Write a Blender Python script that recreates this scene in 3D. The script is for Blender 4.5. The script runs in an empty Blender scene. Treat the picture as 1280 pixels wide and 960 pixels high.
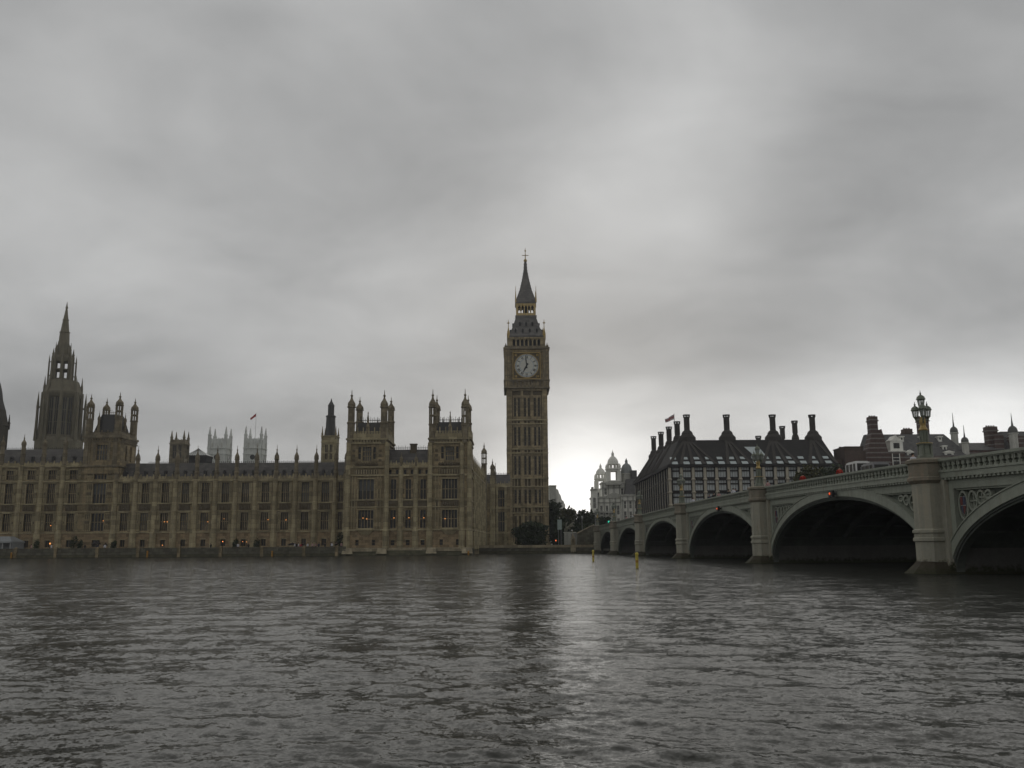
import bpy, math, random
import numpy as np
from mathutils import Vector, Matrix
random.seed(7)
RNG = np.random.default_rng(11)
PI = math.pi
sc = bpy.context.scene
COL = sc.collection

# ------------------------------------------------------------------ camera
CAM_H, FPX, PITCH, ROLL = 1.95, 1150.0, math.radians(10.0), 0.0065
cam_d = bpy.data.cameras.new("camera")
cam = bpy.data.objects.new("camera", cam_d)
COL.objects.link(cam)
sc.camera = cam
cam_d.sensor_width = 36.0
cam_d.lens = 36.0 * FPX / 1280.0
cam_d.clip_start, cam_d.clip_end = 0.1, 8000
_f = Vector((0, math.cos(PITCH), math.sin(PITCH)))
_u0 = Vector((0, -math.sin(PITCH), math.cos(PITCH)))
_r0 = Vector((1, 0, 0))
_r = _r0 * math.cos(ROLL) - _u0 * math.sin(ROLL)
_u = _u0 * math.cos(ROLL) + _r0 * math.sin(ROLL)
cam.matrix_world = Matrix(((_r.x, _u.x, -_f.x, 0), (_r.y, _u.y, -_f.y, 0), (_r.z, _u.z, -_f.z, CAM_H), (0, 0, 0, 1)))

def at(px, py, Y):
    """world point at distance Y along the street grid for a measured place of the photo"""
    d = _f * FPX + _r * (px - 640) - _u * (py - 480)
    d = d * (Y / d.y)
    return Vector((d.x, Y, d.z + CAM_H))
def zx(px, py, Y): return at(px, py, Y).z
def xx(px, py, Y): return at(px, py, Y).x

# ------------------------------------------------------------------ exposure
sc.view_settings.view_transform = 'Standard'
sc.view_settings.look = 'None'
sc.view_settings.gamma = 1.0
sc.view_settings.use_curve_mapping = False
sc.view_settings.exposure = 0.0
sc.render.engine = 'CYCLES'
sc.cycles.max_bounces = 6
sc.cycles.diffuse_bounces = 3
sc.cycles.glossy_bounces = 3
sc.cycles.transparent_max_bounces = 6
sc.cycles.volume_bounces = 0
sc.cycles.use_adaptive_sampling = True
sc.cycles.adaptive_threshold = 0.02

# ------------------------------------------------------------------ sun and overcast sky
SUN_AZ, SUN_EL = math.radians(4.5), math.radians(13.0)      # azimuth to the right of the tower
sd = bpy.data.lights.new("sun", 'SUN')
sd.energy, sd.angle, sd.color = 0.55, math.radians(82), (1.0, 0.96, 0.88)
sun = bpy.data.objects.new("sun", sd); COL.objects.link(sun)
_sdir = Vector((math.sin(SUN_AZ) * math.cos(SUN_EL), math.cos(SUN_AZ) * math.cos(SUN_EL), math.sin(SUN_EL)))
sun.rotation_euler = _sdir.to_track_quat('Z', 'Y').to_euler()

W = bpy.data.worlds.new("World"); sc.world = W; W.use_nodes = True
wt = W.node_tree; wt.nodes.clear()
class NT:
    """small helper for node trees"""
    def __init__(s, t): s.t = t
    def n(s, typ, **k):
        nd = s.t.nodes.new(typ)
        for a, b in k.items(): setattr(nd, a, b)
        return nd
    def put(s, sock, v):
        if v is None: return
        if hasattr(v, 'is_linked'): s.t.links.new(v, sock)
        else: sock.default_value = v
    def m(s, op, a, b=None, c=None, clamp=False):
        nd = s.n('ShaderNodeMath', operation=op); nd.use_clamp = clamp
        s.put(nd.inputs[0], a); s.put(nd.inputs[1], b); s.put(nd.inputs[2], c)
        return nd.outputs[0]
    def noise(s, vec, scale, detail=4, rough=.55, dist=0.0):
        nd = s.n('ShaderNodeTexNoise'); s.put(nd.inputs['Vector'], vec)
        nd.inputs['Scale'].default_value = scale; nd.inputs['Detail'].default_value = detail
        nd.inputs['Roughness'].default_value = rough; nd.inputs['Distortion'].default_value = dist
        return nd
    def ramp(s, fac, stops):
        nd = s.n('ShaderNodeValToRGB'); cr = nd.color_ramp
        while len(cr.elements) < len(stops): cr.elements.new(0.5)
        for e, (p, c) in zip(cr.elements, stops):
            e.position = p; e.color = (*c, 1) if len(c) == 3 else c
        s.put(nd.inputs[0], fac); return nd.outputs[0]
    def mix(s, fac, a, b, mode='MIX'):
        nd = s.n('ShaderNodeMix', data_type='RGBA', blend_type=mode)
        s.put(nd.inputs[0], fac)
        for i, v in ((6, a), (7, b)):
            if isinstance(v, tuple) and len(v) == 3: v = (*v, 1)
            s.put(nd.inputs[i], v)
        return nd.outputs[2]
    def xyz(s, v):
        nd = s.n('ShaderNodeSeparateXYZ'); s.put(nd.inputs[0], v); return nd.outputs
    def vec(s, x, y, z):
        nd = s.n('ShaderNodeCombineXYZ')
        for i, v in enumerate((x, y, z)): s.put(nd.inputs[i], v)
        return nd.outputs[0]
w = NT(wt)
_dir = w.n('ShaderNodeTexCoord').outputs['Generated']
dx, dy, dz = w.xyz(_dir)
zc = w.m('ADD', w.m('MAXIMUM', dz, 0.0), 0.30)
cu, cv = w.m('DIVIDE', dx, zc), w.m('DIVIDE', dy, zc)
cuv = w.vec(w.m('MULTIPLY', cu, 0.9), cv, 5.3)
big = w.noise(cuv, 1.35, 4, .48, .4).outputs['Fac']
med = w.noise(cuv, 3.0, 7, .52, .35).outputs['Fac']
cl = w.m('ADD', w.m('MULTIPLY', big, .52), w.m('MULTIPLY', med, .48))
cl = w.m('MULTIPLY', w.m('SUBTRACT', cl, .5), 1.55)               # about -.25 .. +.25
def glow(x0, z0, sx, sz, amp):
    a = w.m('DIVIDE', w.m('SUBTRACT', dx, x0), sx); b = w.m('DIVIDE', w.m('SUBTRACT', dz, z0), sz)
    d2 = w.m('ADD', w.m('MULTIPLY', a, a), w.m('MULTIPLY', b, b))
    g = w.m('MULTIPLY', w.m('EXPONENT', w.m('MULTIPLY', d2, -1.0)), amp)
    return w.m('MULTIPLY', g, w.m('GREATER_THAN', dy, 0.0))
base = w.m('MULTIPLY', w.m('ADD', 1.0, w.m('MULTIPLY', cl, 1.12)), 0.425)
lum = base
for g in (glow(.075, .035, .085, .085, .95), glow(.44, .10, .17, .06, .60), glow(.17, .10, .40, .11, .06), glow(.17, .42, .13, .10, .12), glow(.12, .30, .3, .05, .04), glow(-.42, .36, .2, .10, .05), glow(.60, .58, .24, .20, -.13), glow(-.45, .12, .3, .08, -.045)):
    lum = w.m('ADD', lum, g)
lum = w.m('MAXIMUM', lum, 0.03)
tint = w.ramp(lum, [(0.0, (.97, .985, 1.0)), (0.5, (.985, .99, .985)), (1.0, (1.0, 1.0, .985))])
ccol = w.mix(1.0, tint, w.vec(lum, lum, lum), 'MULTIPLY')
bg_c = w.n('ShaderNodeBackground'); w.put(bg_c.inputs[0], ccol); bg_c.inputs[1].default_value = 1.0
skyn = w.n('ShaderNodeTexSky', sky_type='NISHITA'); skyn.sun_disc = False
skyn.sun_elevation, skyn.sun_rotation = SUN_EL, SUN_AZ
bg_s = w.n('ShaderNodeBackground'); w.put(bg_s.inputs[0], skyn.outputs[0]); bg_s.inputs[1].default_value = 0.05
mixs = w.n('ShaderNodeMixShader'); mixs.inputs[0].default_value = 0.03
wt.links.new(bg_c.outputs[0], mixs.inputs[1]); wt.links.new(bg_s.outputs[0], mixs.inputs[2])
wo = w.n('ShaderNodeOutputWorld'); wt.links.new(mixs.outputs[0], wo.inputs[0])

# ------------------------------------------------------------------ materials
MATS = {}
def mat(name, col, rough=.75, var=.35, scale=.6, streak=0.0, bump=0.0, metal=0.0, emit=None, spec=.3, course=0.0, col2=None, tide=0.0, rust=0.0):
    """procedural surface: base colour broken up by two noises, optional vertical weather streaks and stone courses"""
    m = bpy.data.materials.new(name); m.use_nodes = True; t = NT(m.node_tree)
    b = m.node_tree.nodes['Principled BSDF']
    pos = t.n('ShaderNodeNewGeometry').outputs['Position']
    n1 = t.noise(pos, scale, 5, .6).outputs['Fac']
    n2 = t.noise(pos, scale * 6.3, 3, .6).outputs['Fac']
    f = t.m('ADD', t.m('MULTIPLY', n1, .6), t.m('MULTIPLY', n2, .4))
    if streak:
        x, y, z = t.xyz(pos)
        ns = t.noise(t.vec(t.m('MULTIPLY', x, 1.6), t.m('MULTIPLY', y, 1.6), t.m('MULTIPLY', z, .11)), 1.0, 4, .65).outputs['Fac']
        f = t.m('ADD', t.m('MULTIPLY', f, 1 - streak), t.m('MULTIPLY', ns, streak))
    lo = tuple(c * (1 - var) for c in col); hi = tuple(min(1, c * (1 + var)) for c in (col2 or col))
    c = t.ramp(f, [(.28, lo), (.5, col), (.72, hi)])
    if course:
        x, y, z = t.xyz(pos)
        fr = t.m('FRACT', t.m('DIVIDE', z, course))
        c = t.mix(t.m('MULTIPLY', t.m('LESS_THAN', fr, .1), .35), c, tuple(v * .45 for v in col))
        row = t.m('FLOOR', t.m('DIVIDE', z, course))                        # single blocks, some cleaned, some sooty or reddish
        wn = t.n('ShaderNodeTexWhiteNoise', noise_dimensions='3D')
        t.put(wn.inputs['Vector'], t.vec(t.m('FLOOR', t.m('ADD', t.m('DIVIDE', x, course * 1.7), t.m('MULTIPLY', row, .5))), t.m('FLOOR', t.m('DIVIDE', y, course * 1.7)), row))
        g_ = t.m('ADD', .72, t.m('MULTIPLY', wn.outputs[0], .5))
        c = t.mix(1.0, c, t.vec(t.m('MULTIPLY', g_, 1.03), g_, t.m('MULTIPLY', g_, .97)), 'MULTIPLY')
    if rust:                                                            # rusty run-off below joints
        x, y, z = t.xyz(pos)
        rn = t.noise(t.vec(t.m('MULTIPLY', x, 2.2), t.m('MULTIPLY', y, 2.2), t.m('MULTIPLY', z, .35)), 1.0, 4, .7).outputs['Fac']
        rf_ = t.m('MULTIPLY', t.m('SUBTRACT', rn, .57), 6.0, clamp=True)
        c = t.mix(t.m('MULTIPLY', rf_, rust), c, (.13, .085, .05))
    if tide:                                                            # wet weed below the high-water mark
        x, y, z = t.xyz(pos)
        tz = t.m('SUBTRACT', tide, t.m('SUBTRACT', z, t.m('MULTIPLY', t.m('SUBTRACT', n2, .5), 1.2)))
        c = t.mix(t.m('MULTIPLY', tz, 2.5, clamp=True), c, (.035, .036, .018))
    t.put(b.inputs['Base Color'], c)
    b.inputs['Roughness'].default_value = rough
    b.inputs['Metallic'].default_value = metal
    b.inputs['Specular IOR Level'].default_value = spec
    if bump:
        bp = t.n('ShaderNodeBump'); bp.inputs['Strength'].default_value = bump; bp.inputs['Distance'].default_value = .08
        t.put(bp.inputs['Height'], n2); t.put(b.inputs['Normal'], bp.outputs[0])
    if emit:
        b.inputs['Emission Color'].default_value = (*emit[0], 1); b.inputs['Emission Strength'].default_value = emit[1]
    MATS[name] = m
    return m
STONE = mat('honey_limestone', (.218, .180, .108), .85, .6, .45, .45, .5, course=.95, col2=(.27, .21, .125))
STONE_L = mat('pale_limestone_buttress', (.30, .262, .165), .85, .48, .5, .45, .5, course=1.1)
STONE_D = mat('carved_sooty_shade_stone', (.12, .098, .064), .9, .55, 1.6, .2, .7)  # soot plus the shade of carved bands, both put into one dark colour
STONE_R = mat('ruddy_ground_stone', (.24, .185, .112), .88, .42, .5, .3, .4, course=.6)
STONE_G = mat('grey_tower_stone', (.185, .16, .11), .88, .42, .4, .45, .4, course=.9)
STONE_T = mat('clock_tower_limestone', (.265, .222, .138), .86, .5, .45, .45, .5, course=.95, col2=(.31, .25, .15))
SPIRE_D = mat('sooty_spire_stone', (.07, .062, .046), .9, .4, .5, .4, .4)
SPIRE = mat('brown_grey_spire_stone', (.165, .148, .105), .88, .35, .5, .4, .4)
ABBEY = mat('white_abbey_stone', (.54, .545, .515), .88, .45, .35, .45, .4)
SLATE = mat('grey_iron_roof_tiles', (.082, .078, .072), .6, .38, .8, .3, .3, course=.7, spec=.4)
LEAD = mat('dark_lead_roof', (.045, .043, .040), .55, .3, .7, .4, .3, spec=.4)
CLOCKROOF = mat('clock_roof_iron_plates', (.105, .102, .095), .55, .3, .8, .35, .3, course=.8, spec=.4)
GLASS = mat('dark_leaded_glass', (.022, .021, .018), .32, .6, .5, 0, 0, spec=.4)
GLASS_B = mat('blinded_window_glass', (.075, .078, .074), .4, .3, .6, 0, 0, spec=.4)
GILD = mat('weathered_gilding', (.36, .26, .10), .5, .4, 1.6, 0, .2, .35)
DIAL = mat('opal_dial_glass', (.52, .515, .455), .45, .10, 1.0, 0, 0)
DIAL_B = mat('dial_numeral_ring', (.36, .40, .42), .45, .2, 1.5, 0, 0)
IRON = mat('black_iron', (.028, .028, .028), .5, .3, 2, 0, 0)
MOSS = mat('algae_wet_stone', (.075, .072, .042), .7, .55, .7, .3, .5, course=.5)
WALLST = mat('river_wall_granite', (.115, .112, .085), .85, .4, .6, .35, .4, course=.6, tide=.7)
PLINTH = mat('pale_plinth_stone', (.30, .265, .185), .85, .35, .5, .4, .4, course=.75, tide=.55)
BR_PAINT = mat('bridge_green_paint', (.245, .262, .212), .6, .24, .5, .5, .15, spec=.35, rust=.55)
BR_DARK = mat('bridge_recess_shade', (.12, .135, .11), .7, .3, .8, .2, .2)  # darker green puts the shade of recesses and piercings into the colour
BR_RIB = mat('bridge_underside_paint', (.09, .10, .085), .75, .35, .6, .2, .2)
BR_STONE = mat('bridge_pier_granite', (.31, .30, .24), .85, .32, .6, .5, .35, course=0, col2=(.32, .27, .195), tide=.9, rust=.35)
BR_INNER = mat('dark_inner_pier_granite', (.115, .11, .10), .85, .3, .5, .3, .3, tide=.6)  # darker granite tone for the pier walls under the arches
BR_CAP = mat('bridge_cap_stone', (.21, .19, .145), .85, .32, .8, .4, .4, col2=(.24, .175, .125), rust=.3)
BR_WET = mat('bridge_wet_footing', (.055, .047, .034), .75, .5, .8, .2, .5, tide=.5, spec=.12)
ASPH = mat('asphalt', (.05, .05, .05), .9, .3, 2)
PAVE = mat('grey_paving', (.25, .24, .22), .9, .3, 1.0)
GRASSM = mat('mown_lawn', (.05, .07, .025), .9, .4, 2)
BRONZE = mat('dark_bronze_cladding', (.027, .025, .023), .8, .35, .5, .3, .2, spec=.10)
BRONZE2 = mat('bronze_roof_ducts', (.052, .047, .041), .75, .3, .6, .3, .2, spec=.12)
PHSTONE = mat('sandstone_column', (.37, .335, .265), .85, .25, .6, .3, .3)
PHGLASS = mat('office_window_glass', (.46, .49, .485), .3, .35, .35, 0, 0, spec=.6)
PHGLASS2 = mat('tinted_roof_glazing', (.33, .38, .375), .2, .2, .4, 0, 0, spec=.6)
PORT = mat('weathered_portland_stone', (.74, .73, .665), .88, .35, .35, .5, .4)
PORT_D = mat('sooted_portland_stone', (.42, .415, .37), .88, .4, .5, .5, .4)
BRICK = mat('dark_plain_brick', (.085, .06, .047), .9, .3, 1.0, .2, .3)
SLATE2 = mat('grey_slate', (.085, .085, .083), .7, .3, .9, .3, .3, course=.5)
TIMBER = mat('green_bronze_lamp_metal', (.16, .175, .135), .5, .3, 3, .2, .1, .2)
LAMPGLASS = mat('lantern_glass', (.42, .44, .42), .2, .15, 3, 0, 0, spec=.6)
YELLOW = mat('faded_yellow_paint', (.55, .44, .08), .6, .3, 3, .2, .1)
ORANGE = mat('rusty_orange_paint', (.33, .17, .03), .6, .3, 3, .2, .1)
WHITE = mat('white_paint', (.62, .62, .60), .5, .08, 2)
GREYP = mat('grey_van_paint', (.20, .20, .205), .4, .1, 2, spec=.5)
CANVAS = mat('pale_marquee_canvas', (.25, .26, .26), .8, .12, .6)
CANVAS_D = mat('dark_parasol_canvas', (.03, .025, .022), .85, .2, 2)
CANVAS_R = mat('red_parasol_canvas', (.25, .03, .04), .85, .2, 2)
LEAF = mat('dark_green_leaves', (.030, .042, .018), .7, .6, 1.2, col2=(.045, .055, .02))
LEAF2 = mat('olive_leaves', (.058, .062, .022), .7, .55, 1.2, col2=(.085, .07, .02))
BARK = mat('grey_bark', (.07, .06, .045), .9, .3, 2)
BULB = mat('orange_glowing_lamp', (.8, .45, .15), .5, .1, 2, emit=((1.0, .36, .09), 1.15))
NAVRED = mat('red_glowing_signal', (.6, .08, .03), .5, .1, 2, emit=((1.0, .13, .03), .75))
GREENL = mat('green_glowing_signal', (.05, .5, .35), .5, .1, 2, emit=((.03, .75, .5), .8))
SIGN = mat('pale_green_sign_face', (.30, .36, .34), .6, .12, 1)
def see_through(m, a):
    t = m.node_tree; b = t.nodes['Principled BSDF']; b.inputs['Alpha'].default_value = a
see_through(LAMPGLASS, .55)
RED = mat('red_cloth', (.32, .03, .02), .85, .2, 3)
BLUE = mat('navy_cloth', (.02, .025, .05), .85, .2, 3)
WCLOTH = mat('white_cloth', (.55, .55, .58), .85, .1, 3)
PINKC = mat('pink_cloth', (.40, .25, .24), .85, .1, 3)
BLACKC = mat('black_cloth', (.02, .02, .02), .85, .2, 3)
SHIELD_R = mat('faded_red_enamel', (.13, .04, .035), .6, .3, 3)
SHIELD_B = mat('faded_blue_enamel', (.05, .055, .09), .6, .3, 3)
SHIELD_W = mat('grimy_white_enamel', (.33, .33, .30), .6, .3, 3)
SKIN = mat('skin', (.38, .24, .17), .6, .1, 4)
HAIR = mat('dark_hair', (.025, .018, .012), .6, .2, 8)
FLAGB = mat('flag_blue_bunting', (.10, .105, .17), .85, .15, 2)
FLAGW = mat('flag_white_bunting', (.50, .48, .47), .85, .1, 2)
FLAGR = mat('flag_red_bunting', (.30, .12, .12), .85, .15, 2)
BRONZEST = mat('weathered_bronze_statue', (.16, .155, .115), .6, .4, 1.5, .2, .2, .2)

def banded_brick():
    m = bpy.data.materials.new('red_brick_with_white_bands'); m.use_nodes = True; t = NT(m.node_tree)
    b = m.node_tree.nodes['Principled BSDF']
    pos = t.n('ShaderNodeNewGeometry').outputs['Position']
    x, y, z = t.xyz(pos)
    n = t.noise(pos, 1.1, 5, .6).outputs['Fac']
    red = t.ramp(n, [(.3, (.05, .03, .025)), (.7, (.095, .054, .043))])
    wh = t.ramp(n, [(.3, (.13, .12, .105)), (.7, (.21, .195, .17))])
    f = t.m('LESS_THAN', t.m('FRACT', t.m('DIVIDE', z, 1.55)), .27)
    t.put(b.inputs['Base Color'], t.mix(f, red, wh)); b.inputs['Roughness'].default_value = .9
    return m
BANDED = banded_brick()

# ------------------------------------------------------------------ mesh helper
class MB:
    """collects shapes and links them as one mesh; xf maps local (u, v, z) to the world"""
    def __init__(s, xf=None): s.v = []; s.f = []; s.k = []; s.xf = xf; s.mi = 0
    def add(s, vs, fs):
        o = len(s.v)
        if s.xf: vs = [s.xf(*p) for p in vs]
        s.v.extend(vs); s.f.extend([tuple(i + o for i in f) for f in fs]); s.k.extend([s.mi] * len(fs)); return s
    def box(s, x0, x1, y0, y1, z0, z1):
        if x1 < x0: x0, x1 = x1, x0
        if y1 < y0: y0, y1 = y1, y0
        if z1 < z0: z0, z1 = z1, z0
        return s.add([(x0, y0, z0), (x1, y0, z0), (x1, y1, z0), (x0, y1, z0), (x0, y0, z1), (x1, y0, z1), (x1, y1, z1), (x0, y1, z1)],
                     [(0, 3, 2, 1), (4, 5, 6, 7), (0, 1, 5, 4), (1, 2, 6, 5), (2, 3, 7, 6), (3, 0, 4, 7)])
    def hexa(s, lo, hi):
        """lo, hi: four corners each (counter-clockwise)"""
        return s.add(list(lo) + list(hi), [(0, 3, 2, 1), (4, 5, 6, 7), (0, 1, 5, 4), (1, 2, 6, 5), (2, 3, 7, 6), (3, 0, 4, 7)])
    def frus(s, x0, x1, y0, y1, z0, X0, X1, Y0, Y1, z1):
        return s.hexa([(x0, y0, z0), (x1, y0, z0), (x1, y1, z0), (x0, y1, z0)], [(X0, Y0, z1), (X1, Y0, z1), (X1, Y1, z1), (X0, Y1, z1)])
    def lathe(s, cx, cy, prof, n=8, rot=None, sy=1.0):
        a0 = PI / n if rot is None else rot
        vs, fs = [], []
        for r, z in prof:
            for i in range(n):
                a = a0 + 2 * PI * i / n
                vs.append((cx + r * math.cos(a), cy + sy * r * math.sin(a), z))
        for j in range(len(prof) - 1):
            for i in range(n):
                a, b = j * n + i, j * n + (i + 1) % n
                fs.append((a, b, b + n, a + n))
        fs.append(tuple(range(n))[::-1]); fs.append(tuple(range((len(prof) - 1) * n, len(prof) * n)))
        return s.add(vs, fs)
    def ext(s, poly, y0, y1):
        """polygon in (x, z) drawn out from y0 to y1"""
        n = len(poly)
        vs = [(x, y0, z) for x, z in poly] + [(x, y1, z) for x, z in poly]
        fs = [tuple(range(n)), tuple(range(2 * n - 1, n - 1, -1))] + [(i, i + n, (i + 1) % n + n, (i + 1) % n) for i in range(n)]
        return s.add(vs, fs)
    def strip(s, lo, hi, y0, y1):
        """band between two (x, z) lines of equal length, thickness y0..y1"""
        for i in range(len(lo) - 1):
            a, b, c, d = lo[i], lo[i + 1], hi[i + 1], hi[i]
            s.hexa([(a[0], y0, a[1]), (b[0], y0, b[1]), (b[0], y1, b[1]), (a[0], y1, a[1])],
                   [(d[0], y0, d[1]), (c[0], y0, c[1]), (c[0], y1, c[1]), (d[0], y1, d[1])])
        return s
    def beam(s, p, q, r, r2=None, n=6):
        p, q = Vector(p), Vector(q); r2 = r if r2 is None else r2
        d = (q - p).normalized(); e = d.cross(Vector((0, 0, 1)))
        if e.length < .01: e = Vector((1, 0, 0))
        e.normalize(); g = d.cross(e)
        vs = []
        for c, rr in ((p, r), (q, r2)):
            for i in range(n):
                a = 2 * PI * (i + .5) / n
                vs.append(tuple(c + e * (rr * math.cos(a)) + g * (rr * math.sin(a))))
        fs = [(i, (i + 1) % n, (i + 1) % n + n, i + n) for i in range(n)] + [tuple(range(n))[::-1], tuple(range(n, 2 * n))]
        return s.add(vs, fs)
    def ball(s, cx, cy, cz, r, n=10, sx=1, sy=1, sz=1):
        vs, fs = [], []
        rows = n // 2 + 1
        for j in range(rows + 1):
            t = PI * j / rows
            for i in range(n):
                a = 2 * PI * i / n
                vs.append((cx + r * sx * math.sin(t) * math.cos(a), cy + r * sy * math.sin(t) * math.sin(a), cz - r * sz * math.cos(t)))
        for j in range(rows):
            for i in range(n):
                fs.append((j * n + i, j * n + (i + 1) % n, (j + 1) * n + (i + 1) % n, (j + 1) * n + i))
        return s.add(vs, fs)
    def build(s, name, mats, parent=None, loc=None, smooth=False):
        """vertices are in world metres; the object's origin is its parent's place, or loc"""
        if not s.v: return None
        o0 = Vector(BASE.get(parent.name, (0, 0, 0))) if parent else Vector(loc or (0, 0, 0))
        me = bpy.data.meshes.new(name)
        me.from_pydata([(x - o0.x, y - o0.y, z - o0.z) for x, y, z in s.v], [], s.f)
        ms = mats if isinstance(mats, (list, tuple)) else [mats]
        for m_ in ms: me.materials.append(m_)
        if len(ms) > 1: me.polygons.foreach_set('material_index', s.k)
        if smooth: me.polygons.foreach_set('use_smooth', [True] * len(me.polygons))
        me.update()
        o = bpy.data.objects.new(name, me); COL.objects.link(o)
        if parent: o.parent = parent; BASE[o.name] = tuple(o0)
        else: o.location = o0; BASE[o.name] = tuple(o0)
        return o
BASE = {}
def tag(o, label=None, cat=None, group=None, kind=None):
    if label: o['label'] = label
    if cat: o['category'] = cat
    if group: o['group'] = group
    if kind: o['kind'] = kind
    return o
def thing(name, label, cat, loc, group=None):
    o = bpy.data.objects.new(name, None); COL.objects.link(o); o.empty_display_size = .3
    o.location = loc; BASE[o.name] = tuple(loc)
    return tag(o, label, cat, group)
def dup(root, loc, label=None, group=None, rotz=None):
    """copy of a thing with its parts and sub-parts"""
    r = root.copy(); COL.objects.link(r); r.location = loc; BASE[r.name] = tuple(loc)
    if rotz is not None: r.rotation_euler = (0, 0, rotz)
    if label: r['label'] = label
    if group: r['group'] = group
    for ch in list(root.children):
        c = ch.copy(); COL.objects.link(c); c.parent = r
        for g in list(ch.children):
            d = g.copy(); COL.objects.link(d); d.parent = c
    return r
def place_copy(src, parent, world, rotz=0.0):
    """copy of a part whose mesh sits at its own origin, set at a world place under parent, with its sub-parts"""
    o0 = Vector(BASE[parent.name]); c = src.copy(); COL.objects.link(c); c.parent = parent
    c.location = Vector(world) - o0; c.rotation_euler = (0, 0, rotz)
    for g in list(src.children):
        d = g.copy(); COL.objects.link(d); d.parent = c
    return c
def frame(ox, oy, ang):
    """local frame of a facade: u along it (left to right seen from outside), v into the building"""
    ca, sa = math.cos(ang), math.sin(ang)
    return lambda u, v, z: (ox + u * ca - v * sa, oy + u * sa + v * ca, z)

def wall_holes(mb, x0, x1, z0, z1, y0, y1, holes):
    """solid wall x0..x1, z0..z1 with rectangular openings (xa, xb, za, zb)"""
    xs = sorted({x0, x1, *[h[0] for h in holes], *[h[1] for h in holes]})
    xs = [x for x in xs if x0 <= x <= x1]
    for a, b in zip(xs[:-1], xs[1:]):
        if b - a < 1e-4: continue
        m_ = (a + b) / 2
        cut = sorted((h[2], h[3]) for h in holes if h[0] < m_ < h[1])
        z = z0
        for c, d in cut:
            if c > z + 1e-4: mb.box(a, b, y0, y1, z, c)
            z = max(z, d)
        if z < z1 - 1e-4: mb.box(a, b, y0, y1, z, z1)

_wcache = {}
def window(parent, world, w_, h_, rotz=0.0, nx=3, ny=2, glass=GLASS, frame_m=STONE, arch=True, name='window', bar=.18):
    """a window: glass pane as the part, its stone tracery as the sub-part; equal windows share their mesh"""
    key = (round(w_, 2), round(h_, 2), nx, ny, glass.name, frame_m.name, arch, name, bar)
    if key not in _wcache:
        p = MB(); p.box(-w_ / 2, w_ / 2, 0, .12, 0, h_)
        o = p.build(name, glass, parent)
        o.data.transform(Matrix.Translation(Vector(BASE[parent.name])))
        t = MB(); hb = bar / 2
        for i in range(1, nx): t.box(-w_ / 2 + w_ * i / nx - hb, -w_ / 2 + w_ * i / nx + hb, -.14, -.003, 0, h_)
        for j in range(1, ny): t.box(-w_ / 2, w_ / 2, -.11, -.002, h_ * j / ny - hb, h_ * j / ny + hb)
        if arch:                                     # pointed heads of each light
            for i in range(nx):
                a, b = -w_ / 2 + w_ * i / nx, -w_ / 2 + w_ * (i + 1) / nx; k = (b - a) * .5
                t.ext([(a, h_ - k), (a + k * .35, h_ - k * .25), ((a + b) / 2, h_ - .02), (a, h_ - .02)], -.1, -.004)
                t.ext([(b, h_ - k), (b, h_ - .02), ((a + b) / 2, h_ - .02), (b - k * .35, h_ - k * .25)], -.1, -.004)
        fr = t.build('tracery' if arch else 'frame', frame_m, o)
        if fr: fr.data.transform(Matrix.Translation(Vector(BASE[o.name])))
        _wcache[key] = o
        o.location = Vector(world) - Vector(BASE[parent.name]); o.rotation_euler = (0, 0, rotz)
        return o
    return place_copy(_wcache[key], parent, world, rotz)

def octa_turret(mb, cx, cy, z0, zs, zt, r, n=8):
    """octagonal gothic turret: shaft, open stage, ogee cap, finial"""
    H = zt - zs
    mb.lathe(cx, cy, [(r, z0), (r, zs - H * .95), (r * 1.16, zs - H * .92), (r * 1.16, zs - H * .84), (r * .9, zs - H * .80), (r * .9, zs - H * .02),
                      (r * 1.18, zs), (r * 1.2, zs + H * .05), (r * 1.0, zs + H * .07), (r * 1.08, zs + H * .16), (r * .95, zs + H * .27), (r * .6, zs + H * .38),
                      (r * .34, zs + H * .48), (r * .2, zs + H * .6), (r * .36, zs + H * .66), (r * .36, zs + H * .69), (r * .13, zs + H * .73), (r * .1, zs + H * .86), (.05, zt)], n)
def open_turret(mb, cx, cy, z0, zs, zt, r):
    """turret whose belfry stages are open between slim posts"""
    H = zt - zs; za = zs - H * .95
    mb.lathe(cx, cy, [(r, z0), (r, za - .1), (r * 1.15, za), (r * 1.15, za + .25)])
    zm = (za + zs) / 2
    for b0, b1 in ((za + .25, zm), (zm + .35, zs)):
        for i in range(8):
            a = PI / 8 + i * PI / 4
            px, py = cx + r * .86 * math.cos(a), cy + r * .86 * math.sin(a)
            mb.box(px - r * .16, px + r * .16, py - r * .16, py + r * .16, b0, b1)
    mb.lathe(cx, cy, [(r * 1.0, zm), (r * 1.05, zm + .1), (r * 1.05, zm + .25), (r * 1.0, zm + .35)])
    mb.lathe(cx, cy, [(r * 1.18, zs), (r * 1.2, zs + H * .05), (r * 1.0, zs + H * .07), (r * 1.08, zs + H * .16), (r * .95, zs + H * .27), (r * .6, zs + H * .38),
                      (r * .34, zs + H * .48), (r * .2, zs + H * .6), (r * .36, zs + H * .66), (r * .36, zs + H * .69), (r * .13, zs + H * .73), (r * .1, zs + H * .86), (.05, zt)])
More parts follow.
